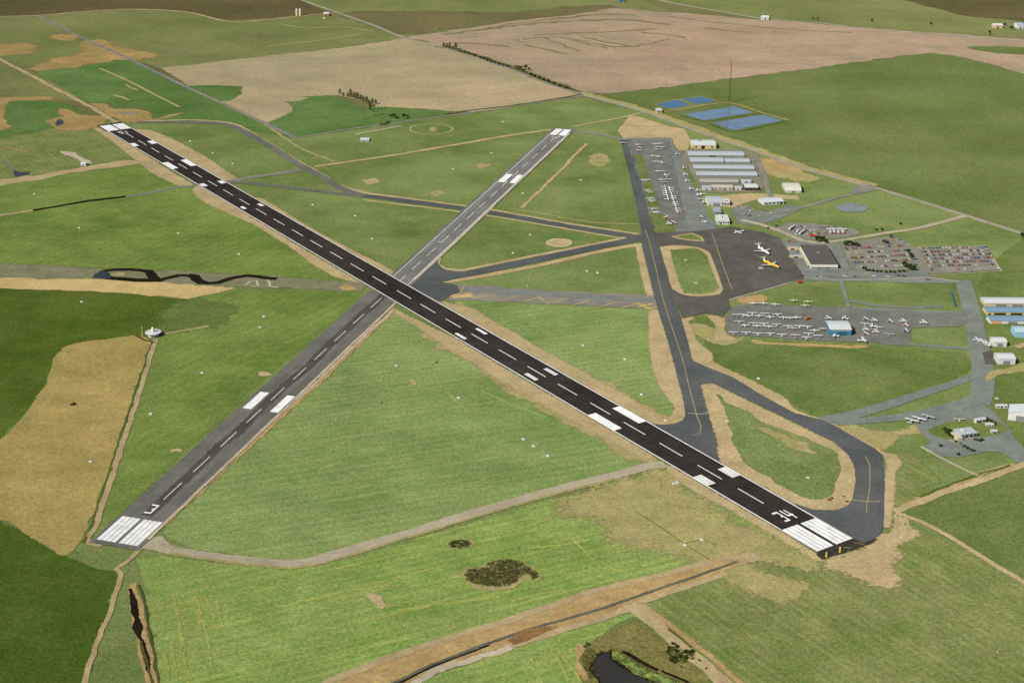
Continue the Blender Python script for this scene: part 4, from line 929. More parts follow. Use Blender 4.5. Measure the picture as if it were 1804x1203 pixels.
bld('shed', 1391, 1416, 455, 452, 3.2, 'flat', WALLT, pm('pale_lilac_roof', (214, 208, 206)), 'narrow pale walkway shed left of the terminal, in front of the baggage shed', 'shed', 0.4, [(.3, .6, 2.4, DOORD)], 0)
def hangdoor(r, hw, hd, z):
    part('door_track', [(-hw + 1, hw - 1, -hd - .3, -hd - .14, z - 3.2, z - 2.7)], WHITE, r)
bld('blue_hangar', 1461, 1499, 592, 566, 8.5, 'gable', WALLB, ROOFW, 'white roofed hangar with blue front wall among the parked light planes', 'hangar', 1.8, [(.38, .78, 5.5, pm('deep_blue_door', (44, 96, 130)))], 0, None, hangdoor)
bld('hangar', 1735, 1850, 540.5, 524.5, 4.6, 'gable', WALLT, ROOFW, 'long white roofed hangar with tan wall at the right edge, upper one', 'hangar', 1.6, [(.17, .33, 3.2, DOORG), (.42, .58, 3.2, DOORG)], 0)
bld('hangar', 1738, 1850, 555, 541.5, 3.8, 'gable', WALLY, ROOFB, 'long blue roofed hangar with yellow wall and dark bays, middle of three', 'hangar', 1.3, [(.03, .07, 2, DOORD), (.12, .3, 2.6, DOORD), (.38, .56, 2.6, DOORD), (.66, .84, 2.6, DOORD)], 0)
bld('hangar', 1744, 1850, 571, 557, 4.6, 'gable', WHITE, ROOFB, 'long blue roofed hangar with white wall and orange panel, lowest of three', 'hangar', 1.3, [(.03, .19, 3.8, ORANGE), (.3, .45, 3.2, DOORG), (.6, .75, 3.2, DOORG)], 0)
bld('hangar', 1789, 1840, 595, 575, 7, 'gable', pm('light_blue_wall', (150, 212, 228)), pm('light_blue_roof', (196, 226, 230), wave=1.2), 'light blue hangar cut by the right edge of the picture', 'hangar', 1.8, [(.4, .7, 4.5, DOORG)], 0)
bld('hangar', 1750, 1773, 611, 594, 6, 'gable', WHITE, ROOFW, 'plain white hangar below the light blue one, right of parked trailers', 'hangar', 1.8, [(.3, .7, 4.2, DOORG)], 0)
bld('hangar', 1758, 1788, 642, 622, 7, 'gable', WHITE, ROOFW, 'white hangar with a dark parking pad along its left side', 'hangar', 1.8, [(.3, .7, 4.6, DOORG)], 0)
bld('hangar', 1783, 1850, 745, 717, 9, 'end', WHITE, ROOFW, 'large white gabled hangar at the lower right edge of the picture', 'hangar', 4, [(.2, .8, 6.5, DOORG)], 0, None, None, None, -0.35)
def wing(r, hw, hd, z):
    part('side_wing', [(-hw - 6, -hw + .3, -hd - 4, hd * .4, 0, 4.2)], pm('cream_wing', (226, 214, 176)), r)
    part('roof_unit', [(-4, -1, -1, 3, z - .5, z + 1.4)], WHITE, r)
bld('low_building', 1686, 1720, 772, 754, 5, 'flat', WALLG, ROOFG, 'low grey flat roofed building with cream wing among shrubs at lower right', 'building', 0.5, [(.3, .4, 2.4, DOORD), (.6, .7, 2.4, DOORD)], 4, None, wing, None, 0.3)
bld('low_building', 1717, 1736, 746, 736, 4.5, 'gable', pm('cream_end_wall', (232, 222, 190)), ROOFG, 'small grey roofed house with cream walls behind the cream winged building', 'house', 1.4, [(.3, .45, 2.3, DOORD)], 3, None, None, None, 0.3)
for (xl, xr, yb, yt, lab) in ((1737, 1751, 752, 746.5, 'white mobile home right of the grey roofed house, upper of two'), (1746, 1757, 764, 757.5, 'white mobile home right of the grey roofed house, lower of two'), (1755, 1775, 719, 712.5, 'white mobile home near the big white gabled hangar'),
                              (634, 650, 249.5, 243, 'lone white trailer house on the grass beside a pale path')):
    bld('mobile_home', xl, xr, yb, yt, 3.2, 'flat', WHITE, ROOFW, lab, 'trailer', 0.15, [(.4, .5, 2.2, DOORD)], 3)
bld('pump_house', 1156, 1166, 199, 191, 5, 'flat', pm('pinkish_white_wall', (232, 214, 204)), ROOFW, 'small pinkish white pump house beside the blue ponds', 'pump house', 0.3, [(.4, .6, 2.3, DOORD)], 2)
bld('barn', 570, 579, 29, 22.5, 6, 'gable', pm('brick_red_barn', (196, 130, 100)), ROOFW, 'white roofed barn by the far road at top left of centre', 'barn', 2.5, [(.4, .6, 4, DOORD)], 0)
bld('shed', 569, 573, 35, 32, 3.5, 'gable', WALLY, WALLY, 'tiny yellowish shed just in front of the far white roofed barn', 'shed', 1, [(.3, .6, 2.2, DOORD)], 0)
bld('farm_building', 1342, 1354, 36, 29, 7, 'gable', WHITE, ROOFW, 'white farm building beside the far road, top right of centre', 'barn', 3, [(.4, .6, 4, DOORD)], 0)
bld('farm_building', 1750, 1766, 50, 43, 7, 'gable', pm('peach_wall', (236, 206, 180)), ROOFW, 'white roofed farm building near the top right corner, left of two', 'barn', 3, [(.4, .6, 4, DOORD)], 0)
bld('farm_building', 1792, 1803, 51, 41, 9, 'gable', WHITE, pm('pale_blue_farm_roof', (172, 204, 224)), 'pale blue roofed farm building at the top right edge of the picture', 'barn', 3, [(.4, .6, 4, DOORD)], 0)
bld('farm_building', 1090, 1100, 4, -2, 7, 'gable', WALLB, pm('far_blue_roof', (128, 176, 212)), 'far blue roofed building at the very top edge above the bare land', 'barn', 2, [(.4, .6, 4, DOORD)], 0)
bld('shed', 142, 151, 293, 286, 4, 'gable', WHITE, ROOFW, 'small white shed beside the pale dirt patch at far left', 'shed', 1.2, [(.4, .6, 2.3, DOORD)], 0)

def cyl(r0, r1, z0, z1, n=20, cap=True):
    V = [(r0 * math.cos(2*PI*i/n), r0 * math.sin(2*PI*i/n), z0) for i in range(n)] + [(r1 * math.cos(2*PI*i/n), r1 * math.sin(2*PI*i/n), z1) for i in range(n)]
    F = [(i, (i+1) % n, n + (i+1) % n, n + i) for i in range(n)]
    if cap:
        F += [tuple(reversed(range(n))), tuple(range(n, 2*n))]
    return V, F
def lathe(prof, n=20):
    V, F = [], []
    for r, z in prof:
        V += [(r * math.cos(2*PI*i/n), r * math.sin(2*PI*i/n), z) for i in range(n)]
    for k in range(len(prof) - 1):
        F += [(k*n+i, k*n+(i+1) % n, (k+1)*n+(i+1) % n, (k+1)*n+i) for i in range(n)]
    return V, F
# silos
for i, (x, y, m) in enumerate(((523.2, 28, pm('cream_silo', (236, 220, 150))), (529.2, 28, pm('white_silo', (232, 228, 200))))):
    r = empty('silo', U((x, y)))
    tag(r, ('yellowish' if i == 0 else 'off white') + ' tall farm silo far away at the top, ' + ('left' if i == 0 else 'right') + ' of the pair', 'silo', 'two far silos')
    link('wall', mesh('wall', *cyl(3.2, 3.2, 0, 15)), m, r)
    link('roof', mesh('roof', *lathe([(3.5, 15), (3.0, 16), (1.8, 17.2), (0.05, 17.8)])), ROOFG, r)
# navigation beacon station: round flat building with a white counterpoise and cone
p = U((268, 595))
r = empty('beacon_station', p + Vector((0, 7, 0)))
tag(r, 'round white radio beacon station with stubby cone beside the ochre field', 'beacon station')
link('wall', mesh('wall', *lathe([(6.5, 0), (6.5, 4.2)], 28)), WHITE, r)
link('roof', mesh('roof', *lathe([(9.6, 4.2), (9.8, 4.6), (9.6, 5.0), (0.1, 5.3)], 36)), ROOFW, r)
link('antenna_cone', mesh('antenna_cone', *lathe([(2.2, 5.0), (1.8, 9.5), (1.2, 10.8), (0.05, 11.4)], 18)), pm('cream_cone', (246, 238, 190)), r)
part('door', [(-.6, .6, -6.62, -6.3, 0.05, 2.2)], DOORG, r)
p = U((251, 593))
r = empty('antenna_pole', p)
tag(r, 'thin pale antenna pole standing left of the round beacon station', 'pole')
link('pole', mesh('pole', *cyl(0.5, 0.3, 0, 13, 8)), pm('pale_pole', (226, 214, 150)), r)
part('crossarm', [(-1.2, 1.2, -.12, .12, 11.6, 11.9)], pm('pale_pole', (226, 214, 150)), r)
# lattice radio mast with guys
p = U((1284.5, 181))
r = empty('radio_mast', p)
tag(r, 'tall thin dark radio mast beside the blue ponds', 'radio mast')
MAST = pm('rust_dark_steel', (74, 66, 50))
HM = 81.0
V, F = [], []
def rod(a, b, w):
    a, b = Vector(a), Vector(b)
    d = (b - a).normalized()
    s = d.cross(Vector((0, 0, 1)) if abs(d.z) < .9 else Vector((1, 0, 0))).normalized() * w
    q = d.cross(s).normalized() * w
    k = len(V)
    for e in (a, b):
        V.extend([e + s + q, e - s + q, e - s - q, e + s - q])
    F.extend([(k, k+1, k+5, k+4), (k+1, k+2, k+6, k+5), (k+2, k+3, k+7, k+6), (k+3, k, k+4, k+7)])
cs = [(0.75, 0), (-.4, .66), (-.4, -.66)]
for i in range(3):
    rod((*cs[i], 0), (*cs[i], HM), 0.17)
for k in range(27):
    for i in range(3):
        a, b = cs[i], cs[(i + 1) % 3]
        rod((*a, k * 3), (*b, k * 3 + 3), 0.08)
link('mast', mesh('mast', V, F), MAST, r)
for ang in (90, 210, 330):
    V, F = [], []
    for hh in (40, 78):
        rod((0, 0, hh), (42 * math.cos(math.radians(ang)), 42 * math.sin(math.radians(ang)), 0), 0.03)
    link('guy_wire', mesh('guy_wire', V, F), MAST, r)

# ------------------------------------------------------------------ drain inlets: low white concrete boxes in the turf
INL = pm('white_concrete', (246, 244, 236), 0.8)
def bevbox(hx, hy, z0, z1, b):
    V = [(sx * hx, sy * hy, z0) for sx, sy in ((-1, -1), (1, -1), (1, 1), (-1, 1))] + [(sx * hx, sy * hy, z1 - b) for sx, sy in ((-1, -1), (1, -1), (1, 1), (-1, 1))] + [(sx * (hx - b), sy * (hy - b), z1) for sx, sy in ((-1, -1), (1, -1), (1, 1), (-1, 1))]
    F = []
    for k in (0, 4):
        F += [(k + i, k + (i + 1) % 4, k + 4 + (i + 1) % 4, k + 4 + i) for i in range(4)]
    F.append((8, 9, 10, 11))
    return V, F
inl_me = mesh('inlet_box', *bevbox(1.65, 1.5, 0, 1.1, 0.25)); inl_me.materials.append(INL)
grt_me = mesh('grate', *boxes([(-.8 + .4 * i, -.6 + .4 * i, -.8, .8, 1.1, 1.16) for i in range(5)])); grt_me.materials.append(DOORD)
def inlets(where, pts):
    pts = sorted(pts)
    for i, q in enumerate(pts):
        r = link('drain_inlet', inl_me)
        r.location = U(q, 0.1)
        r.rotation_euler.z = random.uniform(-.3, .3)
        link('grate', grt_me, None, r)
        tag(r, 'white concrete drain box ' + where + (', ' + ordw(i, len(pts)) if len(pts) > 1 else ''), 'drain box', 'white drain boxes in the turf')
inlets('on the meadow left of the black runway', [(61, 342), (140, 402), (314, 411), (421, 448)])
inlets('on the dark field below the creek', [(144, 532)])
inlets('on turf beside the far taxiway', [(335, 249), (375, 270), (410, 289)])
inlets('between far taxiway and runway crossing', [(551, 361), (626, 381), (656, 421)])
inlets('left of the grey numbered runway', [(465, 558), (458, 577), (356, 657), (266, 729)])
inlets('on the ochre stubble field', [(160, 813)])
inlets('on turf left of the far pale runway', [(866, 270), (798, 298), (886, 215)])
inlets('on turf right of the far pale runway', [(1023, 318), (921, 341)])
inlets('near the pale round dirt disc', [(934, 414), (904, 446), (1034, 478), (1053, 481)])
inlets('inside the oval grass island by the apron', [(1208, 459), (1226, 499)])
inlets('on the big foreground grass triangle', [(698, 644), (808, 701), (922, 774), (940, 786), (965, 803)])
inlets('between black runway and curved taxiway', [(1027, 609), (1101, 633), (1130, 695), (1173, 741)])
inlets('inside the long grass island near the runway end', [(1281, 742), (1423, 842)])
inlets('on the grass above the branching taxiway', [(1336, 667)])
inlets('on the dry patch left of the runway end', [(1187, 852), (1193, 850), (1207, 960), (1236, 951)])
r = empty('marker_post', U((929, 504)))
tag(r, 'small orange marker post on grass above the closed runway', 'post')
link('post', mesh('post', *cyl(0.35, 0.3, 0, 3.2, 8)), ORANGE, r)
link('base', mesh('base', *cyl(0.9, 0.8, 0, 0.3, 10)), INL, r)
r = empty('marker_post', U((1758, 1149)))
tag(r, 'small orange marker post alone in the lower right grass', 'post')
link('post', mesh('post', *cyl(0.3, 0.25, 0, 3.4, 8)), ORANGE, r)
link('base', mesh('base', *cyl(0.7, 0.6, 0, 0.3, 10)), INL, r)
# ------------------------------------------------------------------ vegetation
L_OLIVE = leafm('olive_leaves', (88, 92, 48), (122, 120, 70))
L_DARK = leafm('dark_leaves', (44, 58, 24), (78, 96, 42))
L_FRESH = leafm('fresh_leaves', (74, 92, 40), (112, 120, 58))
L_THICK = leafm('thicket_leaves', (86, 92, 46), (118, 116, 68))
BARK = pm('bark', (84, 68, 50))
def leaves(n, lobes, size, rnd):
    V, F = [], []
    for i in range(n):
        c, rad = rnd.choice(lobes)
        while True:
            d = Vector((rnd.uniform(-1, 1), rnd.uniform(-1, 1), rnd.uniform(-1, 1)))
            if 0.2 < d.length < 1:
                break
        d = d.normalized() * (d.length ** 0.4)
        p = Vector(c) + Vector((d.x * rad[0], d.y * rad[1], d.z * rad[2]))
        s = size * rnd.uniform(.6, 1.3)
        a = Vector((rnd.gauss(0, 1), rnd.gauss(0, 1), rnd.gauss(0, 1))).normalized()
        b = a.cross(Vector((rnd.gauss(0, 1), rnd.gauss(0, 1), rnd.gauss(0, 1)))).normalized()
        k = len(V)
        V += [p - a * s, p - b * s * .7, p + a * s, p + b * s * .7]
        F.append((k, k+1, k+2, k+3))
    return V, F
def trunkmesh(h, r0, limbs, rnd):
    V, F = [], []
    def tube(a, b, ra, rb, n=6):
        a, b = Vector(a), Vector(b)
        d = (b - a).normalized()
        s = d.orthogonal().normalized(); q = d.cross(s)
        k = len(V)
        for e, rr in ((a, ra), (b, rb)):
            for i in range(n):
                V.append(e + (s * math.cos(2*PI*i/n) + q * math.sin(2*PI*i/n)) * rr)
        F.extend([(k+i, k+(i+1) % n, k+n+(i+1) % n, k+n+i) for i in range(n)])
    tube((0, 0, 0), (0, 0, h * .5), r0, r0 * .7)
    tube((0, 0, h * .5), (0, 0, h * .85), r0 * .7, r0 * .2)
    for i in range(limbs):
        a = rnd.uniform(0, 2*PI)
        z = h * rnd.uniform(.25, .55)
        tube((0, 0, z), (math.cos(a) * h * .22, math.sin(a) * h * .22, z + h * .2), r0 * .4, r0 * .12)
    return V, F
TREES = {}
def tree_kind(kind, mat):
    rnd = random.Random(hash(kind) % 1000 if False else sum(map(ord, kind)))
    out = []
    for v in range(3):
        if kind == 'poplar':
            h = 12
            lob = [((rnd.uniform(-.5, .5), rnd.uniform(-.5, .5), h * f), (3.2 - abs(f - .45) * 3, 3.2 - abs(f - .45) * 3, 2.0)) for f in (.25, .4, .55, .7, .85)]
            lv = leaves(640, lob, .45, rnd)
        elif kind == 'round':
            h = 9
            lob = [((rnd.uniform(-2, 2), rnd.uniform(-2, 2), rnd.uniform(4, 7.5)), (rnd.uniform(1.4, 2.3),) * 2 + (rnd.uniform(1.1, 1.9),)) for _ in range(7)]
            lv = leaves(520, lob, .5, rnd)
        else:
            h = 3.4
            lob = [((rnd.uniform(-1.2, 1.2), rnd.uniform(-1.2, 1.2), rnd.uniform(.9, 2.2)), (rnd.uniform(.8, 1.4),) * 2 + (rnd.uniform(.7, 1.1),)) for _ in range(5)]
            lv = leaves(260, lob, .34, rnd)
        cm = mesh('crown', *lv); cm.materials.append(mat)
        tm = mesh('trunk', *trunkmesh(h, h * .028, 4, rnd)); tm.materials.append(BARK)
        out.append((tm, cm))
    TREES[kind + mat.name] = out
def tree(q, kind, mat, label, cat, group, s=1.0):
    key = kind + mat.name
    if key not in TREES:
        tree_kind(kind, mat)
    tm, cm = random.choice(TREES[key])
    r = empty({'poplar': 'poplar_tree', 'round': 'broadleaf_tree', 'bush': 'shrub'}[kind], U(q), random.uniform(0, 6.28))
    r.scale = (s * random.uniform(.9, 1.15), s * random.uniform(.9, 1.15), s * random.uniform(.9, 1.15))
    link('trunk', tm, None, r)
    link('crown', cm, None, r)
    tag(r, label, cat, group)
    return r
def trees(pts, kind, mat, look, where, cat, group, s=1.0):
    pts = sorted(pts)
    for i, q in enumerate(pts):
        tree(q[:2], kind, mat, look + ' ' + where + ((', ' + ordw(i, len(pts))) if len(pts) > 1 else ''), cat, group, q[2] if len(q) > 2 else s)
trees([(599, 166, .9), (605, 170, .7), (613, 172, .8), (618, 171, 1.2), (624, 174, 1.1), (629, 175, 1.3), (635, 177, 1.0), (640, 180, 1.1), (646, 182, 1.2), (651, 187, 1.1), (656, 185, 1.0), (662, 184, .9), (652, 194, .9)], 'poplar', L_OLIVE, 'olive poplar', 'in the far windbreak beside the tan field', 'tree', 'windbreak trees by the tan field')
trees([(658, 197, 1), (665, 195, 1), (672, 193, 1.1), (679, 191, .9), (660, 205, 1), (668, 204, 1.2), (674, 202, 1)], 'bush', L_OLIVE, 'dark bush', 'in the two hedge rows under the windbreak', 'bush', 'hedge bushes under the windbreak', 1.5)
trees([(689, 208, 1.0), (694, 209, 1.1), (700, 210, .8), (711, 210, 1.1), (718, 208, .8)], 'round', L_DARK, 'dark round tree', 'in the little grove by the boundary track', 'tree', 'grove by the boundary track')
trees([(681, 219), (676, 221), (686, 217), (671, 221)], 'bush', L_OLIVE, 'low brown bush', 'beside the boundary track left of the grove', 'bush', 'bushes by the boundary track', 1.5)
trees([(782, 84, 1), (787, 85, .9), (792, 84, 1.1), (803, 87, 1.4), (798, 88, .7)], 'poplar', L_OLIVE, 'tall olive tree', 'at the upper end of the far roadside', 'tree', 'roadside trees, upper end', 1.1)
trees([(810, 92), (818, 94), (826, 96), (836, 100), (846, 104), (852, 105), (858, 108), (866, 111), (872, 112), (880, 115), (886, 117), (894, 119)], 'bush', L_OLIVE, 'olive bush', 'along the middle of the far roadside', 'bush', 'roadside bushes', 2.0)
trees([(908, 122, 1), (913, 123, 1.2), (918, 125, 1.3), (926, 124, 1.4), (922, 127, 1.1), (932, 126, .9)], 'round', L_OLIVE, 'olive round tree', 'at the lower end of the far roadside', 'tree', 'roadside trees, lower end', 1.1)
trees([(936, 133), (942, 136), (950, 139), (958, 142), (966, 145), (976, 149), (986, 153), (998, 157)], 'bush', L_DARK, 'dark bush', 'below the roadside trees', 'bush', 'bushes below the roadside trees', 2.0)
trees([(1438, 428, .9), (1443, 426, 1.2), (1449, 427, 1.0), (1454, 429, 1.1)], 'round', L_DARK, 'dark green tree', 'behind the terminal roof', 'tree', 'trees behind the terminal', .9)
trees([(1489, 434, .9), (1495, 434, 1), (1501, 433, .9), (1507, 435, .9), (1512, 436, .7), (1490, 429, .6)], 'round', L_DARK, 'dark green tree', 'between terminal and middle car park', 'tree', 'trees above the middle car park', .8)
trees([(1557, 430, .8), (1563, 431, .7), (1570, 421, .7)], 'round', L_DARK, 'dark tree', 'at the upper right corner of the middle car park', 'tree', 'trees at the car park corner', .8)
trees([(1600, 449, 1), (1604, 455, .9), (1607, 459, .9)], 'round', L_DARK, 'dark tree', 'between middle and right hand car parks', 'tree', 'trees between the car parks', .8)
trees([(1521, 474), (1526, 477), (1532, 478), (1538, 479), (1545, 480), (1552, 480), (1560, 481), (1568, 481), (1576, 481), (1584, 480), (1592, 479)], 'bush', L_DARK, 'dark green shrub', 'in the hedge below the middle car park', 'shrub', 'car park hedge', 1.3)
trees([(1592, 472, 1), (1598, 475, 1), (1604, 477, 1.1), (1610, 478, 1)], 'round', L_DARK, 'dark tree', 'at the lower right end of the car park hedge', 'tree', 'trees at the hedge end', .75)
trees([(1586, 396), (1543, 406), (1554, 406)], 'bush', L_DARK, 'lone dark bush', 'beside the terminal access road', 'bush', 'bushes by the access road', 1.2)
trees([(1668, 764), (1674, 769), (1679, 772), (1672, 760), (1664, 758)], 'bush', L_DARK, 'dark shrub', 'left of the cream winged low building', 'shrub', 'shrubs by the low building', 1.4)
trees([(1684, 780), (1691, 784), (1698, 788), (1704, 791), (1710, 794), (1716, 796)], 'bush', L_DARK, 'dark shrub', 'in the slanting hedge on the lower right forecourt', 'shrub', 'slanting hedge', 1.0)
trees([(1657, 787), (1688, 802), (1730, 776), (1726, 778)], 'bush', L_DARK, 'single dark bush', 'on the lower right forecourt', 'bush', 'single bushes on the forecourt', 1.1)
trees([(1739, 742), (1746, 745), (1752, 749)], 'round', L_DARK, 'dark tree', 'beside the mobile homes at lower right', 'tree', 'trees by the mobile homes', .55)
trees([(1800, 420, 1), (1806, 422, 1)], 'round', L_DARK, 'dark tree', 'by the road at the right edge', 'tree', 'trees at the right edge', .8)
trees([(1782, 53, 1.3), (1743, 62, 1.2), (1770, 47, 1.2), (1640, 46, 1), (1536, 40, 1), (1432, 36, .9), (1440, 37, .8)], 'round', L_DARK, 'dark tree', 'along the far road near the top right', 'tree', 'far road trees', 1.1)
trees([(1186, 1136, 1), (1192, 1140, 1.1), (1190, 1148, .9), (1178, 1142, .8), (1206, 1150, 1.1), (1214, 1150, 1.1), (1219, 1149, 1), (1208, 1160, 1), (1187, 1160, 1), (1181, 1164, .9), (1198, 1158, .8)], 'bush', L_DARK, 'dark willow bush', 'in the marsh beside the lower dirt road', 'bush', 'willow bushes in the marsh', 1.15)
trees([(1034, 1136, 1), (1030, 1140, .8), (1050, 1154, .9), (1058, 1150, 1), (1074, 1147, .8), (1046, 1162, .9), (1046, 1178, .8), (1053, 1192, .8), (1232, 1165, .7), (1244, 1178, .6), (1200, 1176, .6)], 'bush', L_OLIVE, 'olive bush', 'around the dark pond at the bottom edge', 'bush', 'bushes round the bottom pond', .9)
trees([(126, 714, .9), (131, 713, 1)], 'bush', L_DARK, 'dark bush', 'alone in the middle of the ochre field', 'bush', 'bushes in the ochre field', .9)
trees([(769, 639, .8), (672, 711, .6)], 'bush', L_OLIVE, 'tiny dark bush', 'on the big foreground grass triangle', 'bush', 'bushes in the grass triangle', .8)
trees([(1461, 882, 1), (1466, 879, .8), (1492, 885, .9), (1487, 876, .6)], 'bush', L_OLIVE, 'small olive bush', 'on dirt at the long grass island tip', 'bush', 'bushes at the island tip', .6)

def inside(p, poly_):
    c = False
    for i in range(len(poly_)):
        a, b = poly_[i - 1], poly_[i]
        if (a[1] > p[1]) != (b[1] > p[1]) and p[0] < (b[0] - a[0]) * (p[1] - a[1]) / (b[1] - a[1]) + a[0]:
            c = not c
    return c
def thicket(pts, label, hmax, mat, dens, seed):
    rnd = random.Random(seed)
    P = [U(q) for q in pts]
    xs = [p.x for p in P]; ys = [p.y for p in P]
    V, F = [], []
    ar = (max(xs) - min(xs)) * (max(ys) - min(ys))
    for i in range(int(ar * dens)):
        x, y = rnd.uniform(min(xs), max(xs)), rnd.uniform(min(ys), max(ys))
        if not inside((x, y), P):
            continue
        hh = hmax * (0.55 + 0.45 * noise.noise(Vector((x, y, seed)) / 5.0)) * rnd.uniform(.75, 1.1)
        rr = rnd.uniform(.8, 1.7)
        lv, lf = leaves(34, [((x, y, hh * .62), (rr, rr, hh * .42)), ((x + rnd.uniform(-1, 1), y + rnd.uniform(-1, 1), hh * .4), (rr * .8, rr * .8, hh * .4))], .3, rnd)
        k = len(V)
        V += lv
        F += [tuple(j + k for j in f) for f in lf]
    o = link('thicket', mesh('thicket', V, F), mat, None, 'stuff')
    tag(o, label, 'thicket')
thick = [(819, 1012), (824, 1005), (838, 1002), (846, 1000), (852, 1002), (858, 994), (870, 989), (888, 986), (908, 987), (920, 992), (930, 1000), (944, 1010), (950, 1018), (938, 1021), (932, 1013), (922, 1012), (914, 1018), (908, 1026), (898, 1032), (880, 1034), (852, 1033), (834, 1028), (822, 1021)]
poly('dirt', [(814, 1012), (822, 1003), (845, 998), (868, 987), (890, 984), (912, 986), (935, 1000), (955, 1016), (950, 1024), (925, 1024), (905, 1036), (870, 1041), (835, 1036), (818, 1024)], DRY, 4, 6, 2)
thicket(thick, 'large oval thicket of olive brown scrub in the foreground grass', 3.2, L_THICK, .55, 3)
poly('dirt', [(785, 962), (800, 952), (828, 950), (838, 958), (822, 966), (800, 967)], DRY, 4, 6, 2)
thicket([(791, 959), (798, 954), (812, 952), (826, 953), (831, 960), (822, 964), (806, 966), (794, 964)], 'small dark clump of scrub above the large oval thicket', 2.6, L_DARK, .55, 5)

thicket([(1080, 1156), (1090, 1150), (1112, 1161), (1150, 1181), (1196, 1200), (1215, 1225), (1170, 1235), (1140, 1200), (1112, 1184), (1094, 1172)], 'pale green reedy scrub on the bank right of the dark bottom pond', 1.8, leafm('reed_leaves', (92, 104, 56), (132, 140, 84)), .45, 8)
thicket([(1172, 1146), (1184, 1138), (1200, 1144), (1222, 1152), (1226, 1160), (1206, 1168), (1186, 1170)], 'dark green willow scrub in the marsh beside the lower dirt road', 2.4, L_DARK, .3, 9)
thicket([(1028, 1146), (1040, 1138), (1052, 1146), (1046, 1160), (1042, 1176), (1048, 1194), (1038, 1196), (1026, 1170)], 'olive reedy scrub on the bank left of the dark bottom pond', 1.6, L_OLIVE, .4, 10)
# ------------------------------------------------------------------ aircraft
PW = pm('white_aircraft_paint', (250, 250, 248), 0.35, spec=0.5, var=0.04)
PWC = pm('cream_aircraft_paint', (238, 230, 200), 0.4, spec=0.5, var=0.04)
PWG = pm('grey_aircraft_paint', (206, 210, 214), 0.35, spec=0.5, var=0.04)
PR = pm('red_aircraft_trim', (206, 70, 48), 0.4)
PB = pm('blue_aircraft_trim', (70, 96, 160), 0.4)
PY = pm('golden_yellow_aircraft_paint', (252, 206, 36), 0.35, spec=0.5, var=0.05)
PO = pm('orange_aircraft_trim', (232, 130, 40), 0.4)
TYRE = pm('tyre_rubber', (34, 34, 34), 0.8)
ENG = pm('engine_grey', (150, 150, 150), 0.4, 0.4)
def loft(rings, n=10):
    """rings: (x, z, half width, half height) along the body"""
    V, F = [], []
    for x, z, a, b in rings:
        V += [(x, a * math.cos(2*PI*i/n), z + b * math.sin(2*PI*i/n)) for i in range(n)]
    for k in range(len(rings) - 1):
        F += [(k*n+i, k*n+(i+1) % n, (k+1)*n+(i+1) % n, (k+1)*n+i) for i in range(n)]
    F += [tuple(reversed(range(n))), tuple(range((len(rings)-1)*n, len(rings)*n))]
    return V, F
def surf(pts, t, axis='z'):
    """thin tapered slab from an outline; pts (x, y, z)"""
    n = len(pts)
    d = Vector((0, 0, t)) if axis == 'z' else Vector((0, t, 0))
    V = [Vector(p) - d for p in pts] + [Vector(p) + d for p in pts]
    F = [tuple(reversed(range(n))), tuple(range(n, 2*n))] + [(i, (i+1) % n, n+(i+1) % n, n+i) for i in range(n)]
    return V, F
def join(*ms):
    V, F = [], []
    for v, f in ms:
        k = len(V)
        V += list(v)
        F += [tuple(j + k for j in q) for q in f]
    return V, F
def shift(m, dx, dy, dz):
    return [(v[0] + dx, v[1] + dy, v[2] + dz) for v in m[0]], m[1]
# light single, high wing; nose towards +x
gear = join(shift(boxes([(-.22, .22, -.09, .09, 0, .42)]), .3, 1.1, 0), shift(boxes([(-.22, .22, -.09, .09, 0, .42)]), .3, -1.1, 0), shift(boxes([(-.2, .2, -.08, .08, 0, .4)]), 2.0, 0, 0),
            boxes([(.22, .38, -1.1, 1.1, .35, .45), (1.95, 2.05, -.05, .05, .3, .8)]))
L_FUS = mesh('fuselage', *loft([(2.75, 1.15, .12, .12), (2.6, 1.15, .42, .42), (1.4, 1.15, .55, .6), (.9, 1.3, .58, .82), (-.3, 1.35, .58, .85), (-1.2, 1.3, .5, .65), (-3.4, 1.35, .22, .28), (-4.6, 1.45, .08, .14)]))
L_WING = mesh('wing', *surf([(.95, 0, 2.16), (.9, 2.6, 2.2), (.7, 5.5, 2.28), (-.45, 5.5, 2.28), (-.7, 2.6, 2.2), (-.7, -2.6, 2.2), (-.45, -5.5, 2.28), (.7, -5.5, 2.28), (.9, -2.6, 2.2)], .08))
L_TAIL = mesh('tailplane', *surf([(-3.6, .3, 1.5), (-3.8, 1.7, 1.5), (-4.6, 1.7, 1.5), (-4.7, 0, 1.5), (-4.6, -1.7, 1.5), (-3.8, -1.7, 1.5), (-3.6, -.3, 1.5)], .05))
L_FIN = mesh('tail_fin', *surf([(-3.3, 0, 1.55), (-4.1, 0, 2.75), (-4.75, 0, 2.8), (-4.75, 0, 1.4)], .06, 'y'))
L_GEAR = mesh('landing_gear', *gear); L_GEAR.materials.append(TYRE)
L_PROP = mesh('propeller', *boxes([(2.76, 2.82, -.09, .09, .2, 2.1)])); L_PROP.materials.append(DOORD)
L_GLS = mesh('cabin_window', *boxes([(.55, 1.12, -.5, .5, 1.62, 2.02), (-.6, .45, -.6, .6, 1.6, 1.92)])); L_GLS.materials.append(GLASS)
for mm in (L_FUS, L_WING, L_TAIL, L_FIN):
    mm.materials.append(PW)
def obm(o, m):
    if m is not None:
        o.material_slots[0].link = 'OBJECT'
        o.material_slots[0].material = m
